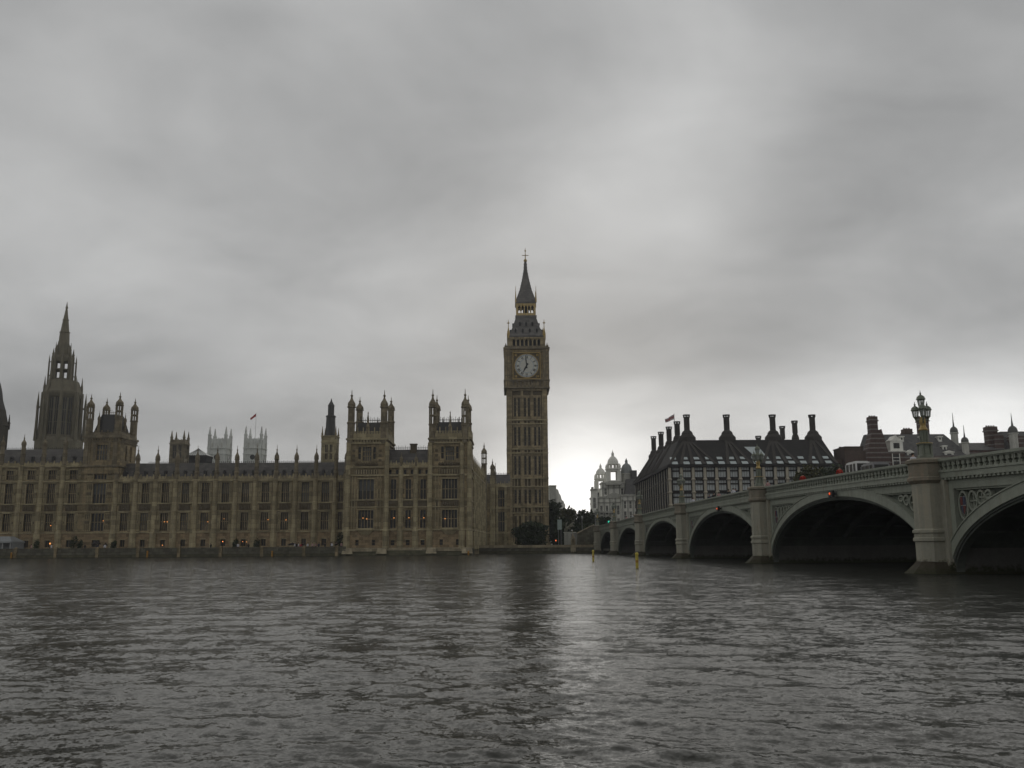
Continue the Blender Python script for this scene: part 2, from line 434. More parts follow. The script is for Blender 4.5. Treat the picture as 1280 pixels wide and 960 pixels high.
def pinnacle(mb, cx, cy, z0, zt, r, n=4):
    """crocketed square pinnacle"""
    H = zt - z0
    mb.lathe(cx, cy, [(r, z0), (r, z0 + H * .38), (r * 1.25, z0 + H * .4), (r * 1.25, z0 + H * .44), (r * .85, z0 + H * .47), (r * .62, z0 + H * .6), (r * .7, z0 + H * .62), (r * .45, z0 + H * .74),
                      (r * .52, z0 + H * .76), (r * .22, z0 + H * .9), (r * .38, z0 + H * .93), (.03, zt)], n, PI / 4 if n == 4 else None)
def cresting(mb, x0, x1, y, z, h, step=.5):
    """iron ridge cresting: rail with spikes"""
    mb.box(x0, x1, y - .04, y + .04, z + h * .35, z + h * .45)
    k = max(2, int((x1 - x0) / step))
    for i in range(k + 1):
        x = x0 + (x1 - x0) * i / k
        mb.box(x - .045, x + .045, y - .03, y + .03, z, z + h * (1 if i % 2 else .75))
def battlement(mb, x0, x1, y0, y1, z, h, step=1.2):
    step *= .62
    """pierced, stepped parapet"""
    k = max(1, round((x1 - x0) / step)); s_ = (x1 - x0) / k
    mb.box(x0, x1, y0, y1, z, z + h * .45)
    for i in range(k):
        a = x0 + s_ * i
        mb.box(a + s_ * .14, a + s_ * .86, y0 + .01, y1 - .01, z + h * .45, z + h * .72)
        if i % 2: mb.box(a + s_ * .34, a + s_ * .66, y0 + .02, y1 - .02, z + h * .72, z + h * 1.1)
# ------------------------------------------------------------------ river
def river():
    ang = np.radians(np.concatenate([np.linspace(-180, -52, 60, endpoint=False), np.linspace(-52, 52, 820, endpoint=False), np.linspace(52, 180, 60, endpoint=False)]))
    inv = np.concatenate([np.linspace(1 / 2.2, 1 / 5.5, 40, endpoint=False), np.linspace(1 / 5.5, 1 / 330.0, 520)])
    rad = 1.0 / inv
    R, A = np.meshgrid(rad, ang, indexing='ij')
    X, Y = R * np.sin(A), R * np.cos(A)
    Z = np.zeros_like(X)
    dr = np.gradient(rad)[:, None]; da = R * 0.00222
    sp = np.maximum(dr, da)
    rng = np.random.default_rng(5)
    wind = math.radians(76)
    for i in range(150):
        lam = 0.14 * (2.7 / 0.14) ** rng.random()
        th = wind + rng.normal(0, .55) + (PI if rng.random() < .35 else 0)
        amp = 0.00145 * lam ** 0.97 * (0.55 + .9 * rng.random()) * (1.0 if lam < 3 else .75)
        k = 2 * PI / lam
        ph = k * (X * math.cos(th) + Y * math.sin(th)) + rng.random() * 6.28
        ph = ph + .55 * np.sin(.31 * k * (X * math.sin(th) - Y * math.cos(th)) + rng.random() * 6.28)
        wgt = np.clip((lam / sp - 2.5) / 3.0, 0, 1)
        Z += wgt * amp * (np.sin(ph) + .22 * np.cos(2 * ph))
    gust = .75 + .45 * np.sin(X * .21 + 1.3 * np.sin(Y * .13)) * np.sin(Y * .17 + 1.1 * np.sin(X * .09))
    Z *= np.clip(gust, .45, 1.35)
    nr, na = X.shape
    v = np.stack([X.ravel(), Y.ravel(), Z.ravel()], 1)
    i, j = np.meshgrid(np.arange(nr - 1), np.arange(na), indexing='ij')
    j2 = (j + 1) % na
    q = np.stack([i * na + j, (i + 1) * na + j, (i + 1) * na + j2, i * na + j2], -1).reshape(-1, 4)
    v = np.vstack([v, [[0, 0, 0]]])
    tri = np.stack([np.full(na, nr * na), np.arange(na), (np.arange(na) + 1) % na], 1)
    me = bpy.data.meshes.new('water')
    me.vertices.add(len(v)); me.vertices.foreach_set('co', v.ravel())
    loops = np.concatenate([q.ravel(), tri.ravel()])
    starts = np.concatenate([np.arange(len(q)) * 4, len(q) * 4 + np.arange(len(tri)) * 3])
    tot = np.concatenate([np.full(len(q), 4), np.full(len(tri), 3)])
    me.loops.add(len(loops)); me.loops.foreach_set('vertex_index', loops)
    me.polygons.add(len(starts)); me.polygons.foreach_set('loop_start', starts); me.polygons.foreach_set('loop_total', tot)
    me.polygons.foreach_set('use_smooth', np.ones(len(starts), bool))
    me.update(calc_edges=True); me.validate()
    m = bpy.data.materials.new('choppy_river_water'); m.use_nodes = True; t = NT(m.node_tree)
    b = m.node_tree.nodes['Principled BSDF']
    geo = t.n('ShaderNodeNewGeometry'); pos = geo.outputs['Position']
    n0 = t.noise(pos, .05, 3, .5).outputs['Fac']
    t.put(b.inputs['Base Color'], t.ramp(n0, [(.3, (.022, .023, .018)), (.7, (.034, .034, .027))]))
    b.inputs['Roughness'].default_value = .15
    b.inputs['IOR'].default_value = 1.333
    b.inputs['Specular IOR Level'].default_value = .30
    # small ripples the mesh cannot hold: tilt the normal with noise fixed to the water
    acc = None
    for s_, amp in ((.9, .30), (3.1, .28), (9.0, .40), (26.0, .36)):
        nn = t.noise(pos, s_, 2, .5, .3).outputs['Color']
        sb = t.n('ShaderNodeVectorMath', operation='SUBTRACT'); t.put(sb.inputs[0], nn); sb.inputs[1].default_value = (.5, .5, .5)
        sl = t.n('ShaderNodeVectorMath', operation='MULTIPLY'); t.put(sl.inputs[0], sb.outputs[0]); sl.inputs[1].default_value = (amp, amp, 0)
        if acc is None: acc = sl.outputs[0]
        else:
            ad = t.n('ShaderNodeVectorMath', operation='ADD'); t.put(ad.inputs[0], acc); t.put(ad.inputs[1], sl.outputs[0]); acc = ad.outputs[0]
    ad = t.n('ShaderNodeVectorMath', operation='ADD'); t.put(ad.inputs[0], acc); t.put(ad.inputs[1], geo.outputs['Normal'])
    nm = t.n('ShaderNodeVectorMath', operation='NORMALIZE'); t.put(nm.inputs[0], ad.outputs[0])
    t.put(b.inputs['Normal'], nm.outputs[0])
    df = t.n('ShaderNodeBsdfDiffuse'); df.inputs[0].default_value = (.030, .031, .027, 1)
    mx = t.n('ShaderNodeMixShader'); mx.inputs[0].default_value = .36                # silt in the water dulls its shine
    m.node_tree.links.new(b.outputs[0], mx.inputs[1]); m.node_tree.links.new(df.outputs[0], mx.inputs[2])
    m.node_tree.links.new(mx.outputs[0], m.node_tree.nodes['Material Output'].inputs[0])
    me.materials.append(m)
    o = bpy.data.objects.new('water', me); COL.objects.link(o)
    return tag(o, 'grey choppy river water with small wind ripples', 'river', kind='structure')
river()

Y_TER, Y_FAC, Y_PAV, Y_GREEN = 215.0, 226.0, 216.5, 246.0
# land behind the river walls: one sheet to the horizon, and the raised street level north of the bridge head
g = MB(); g.add([(-900, 226, 1.3), (-8.5, 226, 1.3), (-8.5, 246.5, 1.3), (46, 246.5, 1.3), (46, 900, 1.3), (-900, 900, 1.3)], [(0, 1, 2, 3, 4, 5)])
tag(g.build('ground', GRASSM), kind='structure')
g = MB(); g.box(17.6, 900, 252, 900, -1, 5.6)
tag(g.build('street_ground', PAVE), kind='structure')
g = MB(); g.box(23, 47, 252, 420, 5.604, 5.62)
tag(g.build('road', ASPH), kind='structure')
g = MB(); g.box(-160, -38.5, Y_TER + .6, Y_FAC + 2, -1, 1.32)
tag(g.build('terrace_pavement', PAVE), kind='structure')

# river wall of the palace terrace
zt = zx(300, 684.0, Y_TER)
t = thing('river_wall', 'long low stone river wall with parapet below the palace terrace', 'river wall', (-90, Y_TER, 0))
mb = MB(); mb.box(-160, -38.5, Y_TER, Y_TER + .6, -2, zt - .95); mb.build('wall', WALLST, t)
mb = MB(); mb.box(-160, -38.5, Y_TER - .18, Y_TER + .5, -2, .55); mb.build('footing', MOSS, t)
mb = MB(); mb.box(-160, -38.5, Y_TER - .12, Y_TER + .45, zt - .95, zt - .8); mb.box(-160, -38.5, Y_TER + .1, Y_TER + .35, zt - .8, zt - .15); mb.box(-160, -38.5, Y_TER + .02, Y_TER + .43, zt - .15, zt)
k = 0
for i in range(240):
    x = -160 + i * .506; mb.box(x, x + .16, Y_TER + .04, Y_TER + .1, zt - .8, zt - .15)
mb.build('parapet', WALLST, t)
mb = MB()
for px in (20, 70, 122, 173, 224, 276, 327.5, 380, 421):
    x = xx(px, 685, Y_TER); mb.box(x - .34, x + .34, Y_TER - .3, Y_TER + .55, -.2, zt + .08); mb.lathe(x, Y_TER + .12, [(.4, zt + .08), (.3, zt + .2), (.05, zt + .3)], 4, PI / 4)
mb.build('pedestals', STONE, t)

# river wall by the green and the bridge head
zg = zx(660, 681.3, Y_GREEN)
t = thing('river_wall', 'plain dark granite river wall between the palace pavilion and the bridge', 'river wall', (5, Y_GREEN, 0))
mb = MB(); mb.box(-9.3, 21.2, Y_GREEN, Y_GREEN + 1, -2, zg - .7); mb.build('wall', WALLST, t)
mb = MB(); mb.box(-9.3, 21.2, Y_GREEN - .25, Y_GREEN + .9, -2, .7); mb.build('footing', MOSS, t)
mb = MB(); mb.box(-9.3, 21.2, Y_GREEN - .2, Y_GREEN + .6, zg - .7, zg - .45); mb.box(-9.3, 21.2, Y_GREEN + .05, Y_GREEN + .5, zg - .45, zg); mb.build('coping', PLINTH, t)
t = thing('embankment_wall', 'tall granite embankment wall seen beyond the bridge arches', 'river wall', (120, Y_GREEN, 0))
mb = MB(); mb.box(48, 400, Y_GREEN, Y_GREEN + 1, -2, 5.7); mb.build('wall', WALLST, t)
mb = MB(); mb.box(48, 400, Y_GREEN - .3, Y_GREEN + .9, -2, .7); mb.build('footing', MOSS, t)
mb = MB(); mb.box(48, 400, Y_GREEN - .15, Y_GREEN + .7, 5.7, 6.7); mb.build('parapet', WALLST, t)
# ------------------------------------------------------------------ palace: long river front
LIT = []      # places of lamps glowing in windows
def facade_bay_carving(mb, u0, u1, v, z0, z1, n=3):
    """blind tracery: slim upright ribs on a wall"""
    for i in range(n):
        a = u0 + (u1 - u0) * (i + .5) / n
        mb.box(a - .07, a + .07, v - .12, v + .02, z0, z1)

RF = thing('palace_building', 'long gothic stone palace front with rows of tall windows and pinnacles above the river terrace', 'palace', (xx(250, 684, Y_FAC), Y_FAC, 1.3))
zb = 1.3
def zf(py): return zx(380, py, Y_FAC)
Z = dict(corn=zf(599.2), par=zf(592.5), w2t=zf(602.5), w2b=zf(627.5), b1=zf(628.5), b0=zf(638.2), w1t=zf(640), w1b=zf(662), st=zf(664.5), g1=zf(673.5), g0=zf(682))
zl = lambda py: zx(50, py, Y_FAC)
Z3 = dict(corn2=zl(582.5), par2=zl(577), w3t=zl(588), w3b=zl(599.5))
PX_R = [142 + 25.1 * k for k in range(12)]
PX_L = [101 - 26.6 * k for k in range(8)]
XR = [xx(p, 650, Y_FAC) for p in PX_R]; XL = [xx(p, 650, Y_FAC) for p in PX_L][::-1]
XE = xx(434.5, 650, Y_FAC)
wall, bands, butt, carv, base_mb = MB(), MB(), MB(), MB(), MB()
D0, D1 = Y_FAC, Y_FAC + .7
def bay(xa, xb, three, ww=None, lit=()):
    carv = MB()
    xm = (xa + xb) / 2; ww = ww or (xb - xa) * .37
    h = [(xm - ww / 2, xm + ww / 2, Z['w2b'], Z['w2t']), (xm - ww / 2, xm + ww / 2, Z['w1b'], Z['w1t'])]
    top = Z['corn']
    if three: h.append((xm - ww / 2, xm + ww / 2, Z3['w3b'], Z3['w3t'])); top = Z3['corn2']
    wall_holes(wall, xa, xb, Z['st'], top, D0, D1, h)
    for q in h:
        gl = GLASS_B if random.random() < (.32 if q[2] == Z['w2b'] else .12) else GLASS
        if gl is GLASS_B and q[2] == Z['w2b'] and random.random() < .6:       # blind pulled half down
            mid = q[2] + (q[3] - q[2]) * .45
            window(RF, (xm, D0 + .48, q[2]), ww, mid - q[2], nx=4, ny=1, arch=False)
            window(RF, (xm, D0 + .48, mid), ww, q[3] - mid, nx=4, ny=1, glass=gl)
        else: window(RF, (xm, D0 + .48, q[2]), ww, q[3] - q[2], nx=4, ny=2, glass=gl)
        bands.box(xm - ww / 2 - .25, xm + ww / 2 + .25, D0 - .16, D0 + .3, q[3], q[3] + .22)
        for sx in (-1, 1): bands.box(xm + sx * (ww / 2 + .12) - .09, xm + sx * (ww / 2 + .12) + .09, D0 - .10, D0 + .2, q[2], q[3])
    # ground storey
    gw = ww * .62
    wall_holes(base_mb, xa, xb, zb, Z['st'], D0 - .05, D1, [(xm - gw / 2, xm + gw / 2, Z['g0'], Z['g1'])])
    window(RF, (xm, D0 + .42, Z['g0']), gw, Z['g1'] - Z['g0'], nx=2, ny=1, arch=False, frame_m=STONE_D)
    bands.box(xm - gw / 2 - .2, xm + gw / 2 + .2, D0 - .12, D0 + .2, Z['g1'], Z['g1'] + .22)
    # carved panels between storeys and blind tracery beside the windows
    carv.box(xm - ww * .75, xm + ww * .75, D0 - .08, D0 + .05, Z['b0'] + .25, Z['b1'] - .12)
    for i in range(5):
        a = xm - ww * .75 + ww * 1.5 * (i + .5) / 5
        carv.lathe(a, D0 - .1, [(.16, Z['b0'] + .35), (.24, Z['b0'] + .7), (.2, Z['b0'] + 1.2), (.1, Z['b1'] - .25)], 5)
    for s_ in (-1, 1):
        e0, e1 = xm + s_ * (ww / 2 + .28), xm + s_ * ((xb - xa) / 2 - .75)
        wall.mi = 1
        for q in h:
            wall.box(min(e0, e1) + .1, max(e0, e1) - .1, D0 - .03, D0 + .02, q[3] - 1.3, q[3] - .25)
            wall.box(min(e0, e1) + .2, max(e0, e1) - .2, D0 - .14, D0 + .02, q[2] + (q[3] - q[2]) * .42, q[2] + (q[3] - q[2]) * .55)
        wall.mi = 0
        for q in h:
            for e in (.25, .55, .85):
                xr_ = e0 + (e1 - e0) * e; bands.box(xr_ - .055, xr_ + .055, D0 - .13, D0 + .02, q[2] - .1, q[3] + .1)
            for zq in (.0, .33, .62, .98):
                zz_ = q[2] + (q[3] - q[2]) * zq; bands.box(min(e0, e1), max(e0, e1), D0 - .11, D0 + .02, zz_ - .06, zz_ + .06)
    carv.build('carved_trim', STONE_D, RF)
for a, b in zip(XR[:-1], XR[1:]): bay(a, b, False)
bay(XR[-1], XE, False, ww=1.5)
for a, b in zip(XL[:-1], XL[1:]): bay(a, b, True)
TX0, TX1 = XL[-1], XR[0]
bay(TX0, TX1, True, ww=3.1)
def strings(x0, x1, lv):
    for z, hgt, pr in lv: bands.box(x0, x1, D0 - pr, D0 + .25, z, z + hgt)
strings(XL[0], XE, [(Z['st'] - .1, .3, .28), (Z['b0'] - .1, .25, .24), (Z['b1'] - .05, .25, .24)])
strings(TX1 + .01, XE, [(Z['corn'] - .35, .4, .4)])
strings(XL[0], TX1, [(Z['corn'] - .35, .36, .34), (Z3['corn2'] - .35, .4, .4)])
battlement(bands, TX1 + .02, XE, D0 + .06, D0 + .36, Z['corn'] + .05, Z['par'] - Z['corn'], 1.25)
battlement(bands, XL[0], TX0, D0 + .06, D0 + .36, Z3['corn2'] + .05, Z3['par2'] - Z3['corn2'], 1.3)
wall.build('wall', [STONE, STONE_D], RF); base_mb.build('ground_storey', STONE_R, RF); bands.build('stone_trim', STONE_L, RF)
# buttresses ending in ogee pinnacles, each a part
for i, x in enumerate(XR + XL + [XE - .6]):
    three = x in XL; ztop = Z3['corn2'] if three else Z['corn']
    if x in (TX0,): continue
    b = MB(); pz = zx(380, 574, Y_FAC) if not three else zx(50, 556, Y_FAC)
    pt = zx(380, 559, Y_FAC) if not three else zx(50, 546, Y_FAC)
    wd = .66
    b.lathe(x, D0 - .05, [(wd * 1.28, zb), (wd * 1.28, Z['st'] - .2), (wd * 1.05, Z['st'] + .3), (wd * 1.05, Z['b0'] - .2), (wd * 1.15, Z['b0']), (wd * .98, Z['b0'] + .3), (wd * .98, Z['b1'] - .1), (wd * 1.1, Z['b1'] + .1), (wd * .92, Z['b1'] + .4), (wd * .92, ztop - .3), (wd * 1.12, ztop - .1), (wd * 1.12, ztop + .2)], 8)
    b.build('buttress', STONE_L, RF)
    p = MB(); octa_turret(p, x, D0 + .25, ztop + .15, pz, pt + .6, .54)
    p.build('pinnacle', STONE_G, RF)
# roofs
r = MB(); zr, ze = zx(380, 576, Y_FAC), Z['corn'] + .2
r.hexa([(TX1 + .4, D0 + .9, ze), (XE, D0 + .9, ze), (XE, D0 + 12, ze), (TX1 + .4, D0 + 12, ze)], [(TX1 + .4, D0 + 4.2, zr), (XE, D0 + 4.2, zr), (XE, D0 + 8.5, zr), (TX1 + .4, D0 + 8.5, zr)])
zr2, ze2 = zx(50, 559.5, Y_FAC), Z3['corn2'] + .2
r.hexa([(XL[0], D0 + .9, ze2), (TX0 - .02, D0 + .9, ze2), (TX0 - .02, D0 + 12, ze2), (XL[0], D0 + 12, ze2)], [(XL[0], D0 + 4.2, zr2), (TX0 - .02, D0 + 4.2, zr2), (TX0 - .02, D0 + 8.5, zr2), (XL[0], D0 + 8.5, zr2)])
ro = r.build('roof', SLATE, RF)
c = MB(); cresting(c, TX1 + 6, XE, D0 + 4.4, zr, .55, .5); cresting(c, XL[0], TX0, D0 + 4.4, zr2, .55, .5); c.build('ridge_cresting', IRON, ro)
def roof_slot(zq, xa, ze_, zr_):                       # little roof vents
    tq = (zq - ze_) / (zr_ - ze_); y = D0 + .9 + 3.3 * tq
    v = MB(); v.frus(xa - .28, xa + .28, y - .45, y + .5, zq - .4, xa - .28, xa + .28, y - .35, y + .5, zq + .35)
    v.ext([(xa - .42, zq + .3), (xa + .42, zq + .3), (xa, zq + .85)], y - .5, y + .6)
    v.build('roof_vent', LEAD, ro)
for a, b in zip(XR[:-1], XR[1:]):
    for q in (.3, .75): roof_slot(ze + (zr - ze) * .36, a + (b - a) * q, ze, zr)
for a, b in zip(XL[:-1], XL[1:]):
    for q in (.3, .75): roof_slot(ze2 + (zr2 - ze2) * .36, a + (b - a) * q, ze2, zr2)
# the corner tower of the river front
TY1 = D0 + 9.4
tw = MB(); zc1 = zx(125, 547, Y_FAC); zpar = zx(125, 539.5, Y_FAC); z0 = Z3['corn2']
TXa, TXb = xx(102.5, 600, Y_FAC), xx(150.5, 565, Y_FAC)
xm = (TXa + TXb) / 2; wwt = 2.6
wz0, wz1 = zx(125, 575, Y_FAC), zx(125, 556, Y_FAC)
wall_holes(tw, TXa, TXb, z0 - 2, zc1, D0 - .3, D0 + .5, [(xm - wwt / 2, xm + wwt / 2, wz0, wz1)])
tw.xf = frame(TXb, D0 + .5, PI / 2)
wall_holes(tw, 0, TY1 - D0 - .5, z0 - 4, zc1, 0, .8, [(2.4, 3.4, wz0, wz1), (5.2, 6.2, wz0, wz1)])
tw.xf = None; tw.box(TXa, TXb - .8, TY1 - .8, TY1, z0 - 4, zc1); tw.box(TXa, TXa + .8, D0 + .5, TY1 - .8, z0 - 4, zc1)
two = tw.build('tower_wall', STONE, RF)
window(RF, (xm, D0 + .2, wz0), wwt, wz1 - wz0, nx=4, ny=3, glass=GLASS_B)
for q in (2.9, 5.7): window(RF, (TXb - .5, D0 + .5 + q, wz0), 1.0, wz1 - wz0, rotz=PI / 2, nx=2, ny=2)
tb = MB()
for z, hh, pr in ((zx(125, 553, Y_FAC), .3, .25), (zc1 - .1, .5, .4), (z0 - .3, .35, .35)): tb.box(TXa - pr, TXb + pr, D0 - .3 - pr, TY1 + pr, z, z + hh)
for i in range(14):
    x = TXa + (TXb - TXa) * (i + .5) / 14; tb.box(x - .16, x + .16, D0 - .62, D0 - .3, zc1 - .75, zc1 - .1)
for i in range(14):
    y = D0 + (TY1 - D0) * (i + .5) / 14; tb.box(TXb, TXb + .32, y - .16, y + .16, zc1 - .75, zc1 - .1)
for s_ in (-1, 1):
    tb.box(xm + s_ * (wwt / 2 + .5) - .3, xm + s_ * (wwt / 2 + .5) + .3, D0 - .45, D0 - .2, wz0 - .3, wz1 + .5)
    tb.box(xm + s_ * (wwt / 2 + 1.6) - .12, xm + s_ * (wwt / 2 + 1.6) + .12, D0 - .42, D0 - .2, wz0 - 1.5, zc1 - .8)
battlement(tb, TXa, TXb, D0 - .3, D0 + .1, zc1 + .4, (zpar - zc1) * .9, 1.2)
tb.xf = frame(TXb, D0, PI / 2); battlement(tb, 0, TY1 - D0, 0, .4, zc1 + .4, (zpar - zc1) * .9, 1.2); tb.xf = None
tb.build('tower_trim', STONE_G, RF)
for (px, yy, tip, zc_) in ((112, D0 + .3, 492.5, 516), (148, D0 + .3, 490.5, 514), (132, TY1 - .5, 498, 520), (167.4, TY1 - .5, 498, 520)):
    q = MB(); X_ = xx(px, 530, yy); open_turret(q, X_, yy, z0 - .5 if yy < D0 + 1 else zc1 - 4, zx(px, zc_ - 7, yy) , zx(px, tip, yy), .86)
    q.build('turret', STONE_G, RF)
q = MB(); zq0, zq1 = zc1 + .5, zx(130, 519, D0 + 4)
q.frus(TXa + 1.2, TXb - 1.2, D0 + .9, TY1 - .9, zq0, TXa + 2.6, TXb - 2.6, D0 + 2.6, TY1 - 2.6, zq1)
qo = q.build('tower_roof', LEAD, RF)
q = MB(); cresting(q, TXa + 2.6, TXb - 2.6, D0 + 2.8, zq1, 1.1, .45)
for X_ in (xx(122, 520, D0), xx(157, 520, D0 + 5)): octa_turret(q, X_, D0 + 1.0 if X_ < TXb - 2 else D0 + 5, zc1 + .4, zx(122, 524, D0), zx(122, 513, D0), .35)
q.build('roof_finials', STONE_G, qo)

# ------------------------------------------------------------------ palace: pavilion with two towers and the side wing
PV = thing('palace_building', 'gothic stone palace pavilion with two turreted towers rising straight from the water', 'palace', (xx(512, 684, Y_PAV), Y_PAV, 0))
def zp(py, px=510): return zx(px, py, Y_PAV)
P = dict(pl=zp(684), g0=zp(682), g1=zp(674.5), st=zp(662.3), w1b=zp(659.8), w1t=zp(637.5), b0=zp(634.5), b1=zp(625), w2b=zp(623.8), w2t=zp(599), s3=zp(594.5), w3b=zp(592.5), w3t=zp(587), s4=zp(584), tc0=zp(554), tc=zp(549.5))
def xp(px, py=640): return xx(px, py, Y_PAV)
A0, A1, B0, B1 = xp(432.8), xp(482.5), xp(536.3), xp(588)
wall, bands, carv, base_mb = MB(), MB(), MB(), MB()
def ptower(x0, x1, lit):
    carv = MB()
    xm = (x0 + x1) / 2; ww = 3.5; F0, F1 = Y_PAV - .5, Y_PAV + .6
    lv = [(P['w1b'], P['w1t']), (P['w2b'], P['w2t'])]
    holes = [(xm - ww / 2, xm + ww / 2, a, b) for a, b in lv]
    w4 = (zp(580), zp(558.5)); w4b = 2.0
    holes.append((xm - w4b / 2, xm + w4b / 2, w4[0] + .8, w4[1]))
    for sx in (-1, 1): holes.append((xm + sx * 1.75 - .3, xm + sx * 1.75 + .3, w4[0] + 1.2, w4[1]))
    wall_holes(wall, x0, x1, P['st'], P['tc0'], F0, F1, holes)
    for i, (a, b) in enumerate(lv):
        if i == 1 and x0 < A1 - 5:
            m_ = a + (b - a) * .42
            window(PV, (xm, F0 + .55, a), ww, m_ - a, nx=4, ny=1, arch=False); window(PV, (xm, F0 + .55, m_), ww, b - m_, nx=4, ny=1, glass=GLASS_B)
        else: window(PV, (xm, F0 + .55, a), ww, b - a, nx=5, ny=2)
        bands.box(xm - ww / 2 - .3, xm + ww / 2 + .3, F0 - .18, F0 + .3, b, b + .25); bands.box(xm - ww / 2 - .3, xm + ww / 2 + .3, F0 - .25, F0 + .3, a - .3, a)
        for sx in (-1, 1): bands.box(xm + sx * (ww / 2 + .16) - .1, xm + sx * (ww / 2 + .16) + .1, F0 - .14, F0 + .2, a, b)
    window(PV, (xm, F0 + .5, w4[0] + .8), w4b, w4[1] - w4[0] - .8, nx=4, ny=3, glass=GLASS_B)
    for sx in (-1, 1): window(PV, (xm + sx * 1.75, F0 + .5, w4[0] + 1.2), .6, w4[1] - w4[0] - 1.2, nx=1, ny=2)
    # side walls and back
    for sx, a, b in ((0, x0, x0 + .8), (1, x1 - .8, x1)): wall.box(a, b, F1, Y_PAV + 13, 0, P['tc0'])
    wall.box(x0 + .8, x1 - .8, Y_PAV + 12.2, Y_PAV + 13, P['s4'], P['tc0'])
    # ground storey
    gh = [(xm + s_ * 1.9 - .38, xm + s_ * 1.9 + .38, P['g0'] + .1, P['g1']) for s_ in (-1, 1)]
    wall_holes(base_mb, x0, x1, P['pl'] - .5, P['st'], F0 - .05, F1, gh)
    for q in gh: window(PV, ((q[0] + q[1]) / 2, F0 + .45, q[2]), .76, q[3] - q[2], nx=1, ny=2, arch=False, frame_m=STONE_D)
    bands.hexa([(xm - ww * .25, F0 - .1, zp(668.5)), (xm + ww * .25, F0 - .1, zp(668.5)), (xm + ww * .25, F0 + .2, zp(668.5)), (xm - ww * .25, F0 + .2, zp(668.5))],
               [(xm - ww * .55, F0 - .7, P['st']), (xm + ww * .55, F0 - .7, P['st']), (xm + ww * .55, F0 + .2, P['st']), (xm - ww * .55, F0 + .2, P['st'])])
    # strings, cornice, parapet
    for z, hh, pr in ((P['st'] - .15, .35, .3), (P['b0'], .28, .24), (P['b1'] - .1, .28, .24), (P['s3'] - .1, .35, .32), (P['s4'] - .15, .35, .32), (P['tc0'] - .15, .35, .3), (P['tc'] - .1, .4, .5)):
        bands.box(x0 - pr * .7, x1 + pr * .7, F0 - pr, Y_PAV + 13 + pr * .5, z, z + hh)
    wall.box(x0, x1, F0, Y_PAV + 13, P['tc0'] + .05, P['tc'])
    for i in range(13):
        x = x0 + (x1 - x0) * (i + .5) / 13; bands.box(x - .17, x + .17, F0 - .35, F0 + .1, P['tc0'] + .25, P['tc'] - .1)
    battlement(bands, x0, x1, F0 - .1, F0 + .35, P['tc'] + .3, zp(537) - P['tc'], 1.1)
    bands.xf = frame(x1, F0, PI / 2); battlement(bands, 0, 13.4, -.02, .4, P['tc'] + .3, zp(537) - P['tc'], 1.1); bands.xf = None
    # carved panels
    carv.box(xm - ww / 2 - .3, xm + ww / 2 + .3, F0 - .1, F0 + .05, P['b0'] + .3, P['b1'] - .15)
    for i in range(7):
        a = xm - ww / 2 + ww * (i + .5) / 7; carv.lathe(a, F0 - .1, [(.16, P['b0'] + .4), (.22, P['b0'] + .8), (.1, P['b1'] - .3)], 5)
    carv.build('carved_trim', STONE_D, PV); carv = MB(); carv.box(xm - 2.7, xm + 2.7, F0 - .12, F0 + .05, P['w3b'], P['w3t']); carv.build('carved_trim', STONE_D, PV); carv = MB(); carv.box(xm - 2.7, xm + 2.7, F0 - .1, F0 + .05, zp(582), zp(579.5))
    for i in range(9):
        a = xm - 2.7 + 5.4 * (i + .5) / 9; bands.box(a - .1, a + .1, F0 - .22, F0 + .02, P['w3b'], P['w3t'])
    for i in range(9):
        a = xm - 2.6 + 5.2 * (i + .5) / 9; carv.lathe(a, F0 - .15, [(.2, zp(582)), (.26, zp(580.5)), (.2, zp(579)), (.05, zp(577.5))], 5)
    for s_ in (-1, 1):
        for q in (2.65, 3.3):
            bands.box(xm + s_ * q - .09, xm + s_ * q + .09, F0 - .14, F0 + .02, P['st'] + .3, P['s3'])
        wall.mi = 1; wall.box(xm + s_ * 3.0 - .3, xm + s_ * 3.0 + .3, F0 - .06, F0 + .02, P['b0'] + .3, P['b1'] - .2)
        for zz in (565, 571, 577): wall.box(xm + s_ * 3.1 - .35, xm + s_ * 3.1 + .35, F0 - .07, F0 + .02, zp(zz), zp(zz - 3))
        wall.mi = 0
    carv.build('carved_trim', STONE_D, PV)
ptower(A0, A1, 0); ptower(B0, B1, 0)
M0, M1 = A1 + .01, B0 - .01
F0 = Y_PAV
mx = [xp(p) for p in (491.3, 510, 528.6)]; mw = 1.25
holes = []
for x in mx:
    for a, b in ((P['w1b'], P['w1t']), (P['w2b'], P['w2t'])): holes.append((x - mw / 2, x + mw / 2, a, b)); window(PV, (x, F0 + .5, a), mw, b - a, nx=2, ny=2)
    for dx_ in (-.8, .8): holes.append((x + dx_ - .3, x + dx_ + .3, P['w3b'], P['w3t'])); window(PV, (x + dx_, F0 + .5, P['w3b']), .6, P['w3t'] - P['w3b'], nx=1, ny=1)
wall_holes(wall, M0, M1, P['st'], P['s4'], F0, F0 + .7, holes)
wall.box(M0, M1, F0 + 12, F0 + 12.7, 0, P['s4'])
gh = [(x - .45, x + .45, P['g0'] + .1, P['g1'] - .1) for x in mx]
wall_holes(base_mb, M0, M1, P['pl'] - .5, P['st'], F0 - .05, F0 + .7, gh)
for q in gh: window(PV, ((q[0] + q[1]) / 2, F0 + .45, q[2]), .9, q[3] - q[2], nx=1, ny=2, arch=False, frame_m=STONE_D); bands.box(q[0] - .2, q[1] + .2, F0 - .18, F0 + .1, q[3], q[3] + .2)
